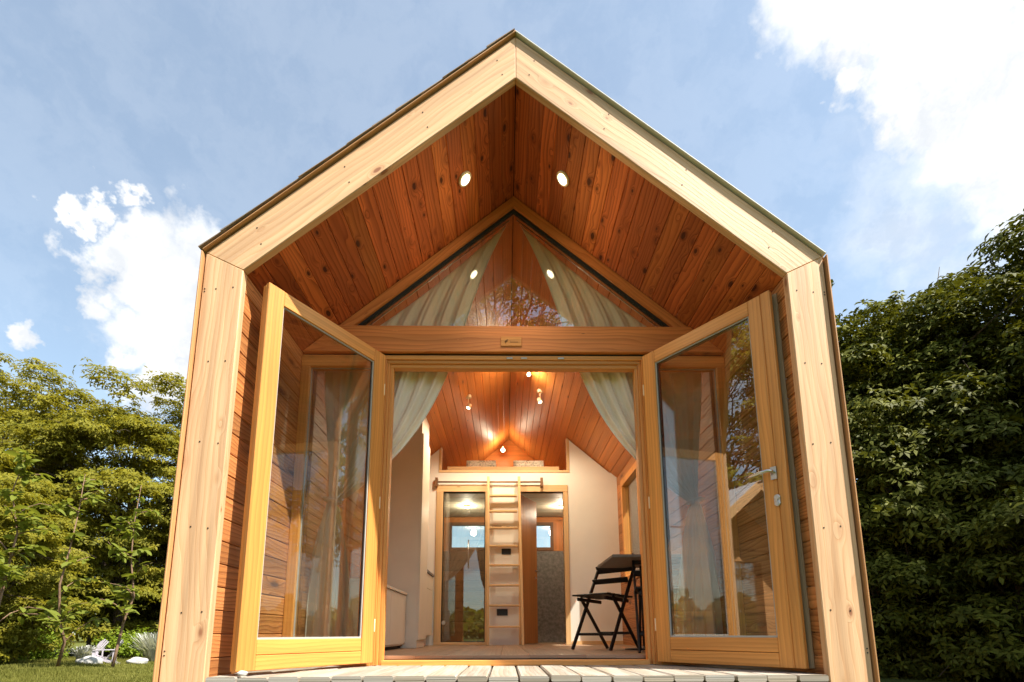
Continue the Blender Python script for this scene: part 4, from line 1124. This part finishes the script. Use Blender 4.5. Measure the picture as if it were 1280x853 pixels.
fence = thing('garden_fence', (-13.5, 22.0, GZ), 'low dark wooden fence behind the bright green bushes', 'fence')
for i in range(12):
    x = -19.2 + i * 1.0
    B((x, 21.9, GZ), (x + rng.uniform(-.04, .04), 21.9, GZ + 1.55 + rng.uniform(-.08, .08)), (1, 0, 0), .13, .11).build('post', 'fencewood', fence)
for z in (.45, 1.15): B((-19.4, 21.96, GZ + z), (-8.1, 21.96, GZ + z), (0, 0, 1), .12, .04).build('rail', 'palewood', fence)

# mown grass blades in the part of the lawn that shows
nr = np.random.RandomState(17)
n = 70000
yy = 6.5 + 13.5 * nr.uniform(0, 1, n) ** 1.15; xx = -(yy + 2.5) * nr.uniform(.60, 1.06, n) - .3
hh = nr.uniform(.035, .10, n) * (1 + .6 * np.sin(xx * 1.3) * np.sin(yy * 1.1)); th = nr.uniform(0, 6.28, n)
gz = GZ + np.where(np.maximum(abs(xx), abs(yy)) > 60, 0, .05 * np.sin(xx * .35 + yy * .21) * np.cos(yy * .27))
root = np.stack([xx, yy, gz - .005], 1); s_ = np.stack([np.cos(th), np.sin(th), np.zeros(n)], 1) * .008
ln = np.stack([nr.normal(size=n) * .03, nr.normal(size=n) * .03, hh], 1)
o = quads_obj('grass', np.stack([root - s_, root + s_, root + ln + s_ * .2, root + ln - s_ * .2], 1), 'grass', kind='stuff')
tag(o, 'short sunlit blades of the mown lawn', 'grass')

# ---- behind and beside the photographer: what the window panes reflect
GB = 'trees across the meadow from the porch'
tree('broadleaf_tree', (.5, -11.0, GZ), 13, (.5, -11.0, 9.3), (3.6, 2.8, 3.4), 110, .6, 150, .13, 'leafA', 'airy yellowish tree mirrored in the gable window', GB, 101, .5, trunk_r=.26, limbs=40)
tree('broadleaf_tree', (-9.0, -17.5, GZ), 12, (-9.0, -17.5, 7.0), (4.2, 3.4, 5.0), 80, 1.0, 200, .19, 'leafL', 'leafy tree mirrored in the narrow window by the curtain', GB, 103, .45, trunk_r=.25)
tree('broadleaf_tree', (-17.5, -2.0, GZ), 15, (-17.5, -2.0, 7.5), (3.4, 5.2, 7.6), 170, 1.05, 220, .19, 'leafL', 'leafy tree standing over the neighbouring cabin', GB, 107, .45, trunk_r=.25)
tree('broadleaf_tree', (-15.5, 5.5, GZ), 13, (-15.5, 5.5, 6.4), (2.8, 3.6, 6.8), 120, .95, 220, .18, 'leafL', 'leafy tree beyond the neighbouring cabin gable', GB, 108, .45, trunk_r=.22)
tree('broadleaf_tree', (13.5, -3.0, GZ), 9, (13.5, -3.0, 4.6), (3.0, 3.6, 4.8), 80, .95, 220, .18, 'leafR', 'dark leafy tree mirrored in the door leaf without a handle', GB, 109, .45, trunk_r=.24)

nc = thing('neighbouring_cabin', (-10.4, .1, GZ), 'neighbouring gabled timber cabin mirrored in the door leaf with the handle', 'cabin', None, R_(-37))
Wn = WM[nc.name]
def nb(mb, name, mt, par=nc): return mb.build(name, mt, par, Wn)
# local: gable faces +X, ridge along X
w2, l2, he, hr = 1.7, 5.6, 2.95, 4.35
core = MB(); core.box(-l2 / 2, l2 / 2 - .9, -w2, w2, .5, he, 'x'); cb = nb(core, 'wall', 'darkwood')
for s in (-1, 1):
    for i in range(18):
        z = .55 + .13 * (i + .5)
        a, b_ = Vector((-l2 / 2, s * (w2 + .02), z)), Vector((l2 / 2, s * (w2 + .02), z))
        if s > 0: a, b_ = b_, a
        nb(B(a, b_, (0, 0, 1), .126, .02), 'cladding_board', 'clad', cb)
for i in range(18):
    z = .55 + .13 * (i + .5)
    for (y0_, y1_) in ((-w2, -.8), (.8, w2)) if i < 16 else ((-w2, w2),):
        nb(B((l2 / 2 - .88, y0_, z), (l2 / 2 - .88, y1_, z), (0, 0, 1), .126, .02), 'cladding_board', 'clad', cb)
gx = MB(); b0 = len(gx.v)
for x in (l2 / 2 - .95, l2 / 2 - .9):
    gx.v += [Vector((x, -w2, he)), Vector((x, w2, he)), Vector((x, 0, hr - .1))]
k = gx._k()
for f in ((0, 1, 2), (5, 4, 3), (0, 3, 4, 1), (1, 4, 5, 2), (2, 5, 3, 0)): gx.face(f, [(p * .3, k + p * .1) for p in range(len(f))])
nb(gx, 'gable_wall', 'clad')
for s in (-1, 1):
    a, b_ = Vector((-l2 / 2 - .05, s * (w2 + .12) / 2, (he + hr) / 2 + .02)), Vector((l2 / 2 + .05, s * (w2 + .12) / 2, (he + hr) / 2 + .02))
    if s < 0: pass
    else: a, b_ = b_, a
    slope = Vector((0, -s * (w2 + .1), hr - he + .04))
    rf = nb(B(a, b_, slope, slope.length, .09), 'roof', 'roofgrey')
    for i in range(9):
        q = a.lerp(b_, (i + .5) / 9); d_ = slope.normalized() * slope.length / 2; up_ = (b_ - a).normalized().cross(slope.normalized()) * .012
        nb(B(q - d_ + up_, q + d_ + up_, (b_ - a), .02, .02), 'roof_seam', 'roofgrey', rf)
    f0 = Vector((l2 / 2 + .052, s * (w2 + .1), he - .08)); f1 = Vector((l2 / 2 + .052, 0, hr - .06))
    if s > 0: f0, f1 = f1, f0
    nb(B(f0, f1, Vector((0, 0, 1)), .2, .04), 'gable_board', 'larch')
    nb(MB().box(l2 / 2 - .02, l2 / 2 + .05, min(s * w2, s * (w2 - .2)), max(s * w2, s * (w2 - .2)), .02, he - .1, 'z'), 'front_post_board', 'larch')
nb(MB().box(l2 / 2 - .895, l2 / 2 - .87, -.78, .78, .62, 2.6), 'glazed_door', 'glass')
nb(MB().box(-l2 / 2 + .05, l2 / 2 + .04, -w2 + .05, w2 - .05, .02, .5), 'plinth', 'fencewood')

# far wood that closes the horizon all round
nr = np.random.RandomState(211)
n = 46000
th = nr.uniform(0, 2 * math.pi, n); lump = 6.5 + 2.2 * np.sin(th * 23) * np.sin(th * 41 + 1) + 1.2 * np.sin(th * 97)
R0 = 95 + 9 * nr.normal(size=n); z = GZ + lump * nr.uniform(0, 1, n) ** .7 * (1 - .25 * np.abs(R0 - 95) / 30)
P = np.stack([R0 * np.cos(th), R0 * np.sin(th), z], 1); N = nr.normal(size=(n, 3)) * .6 + np.array([0, 0, .7])
o = quads_obj('far_wood', leaf_quads(P, N, 1.5, nr, .8), 'leafL', kind='stuff')
tag(o, 'distant belt of trees closing the meadow', 'trees')
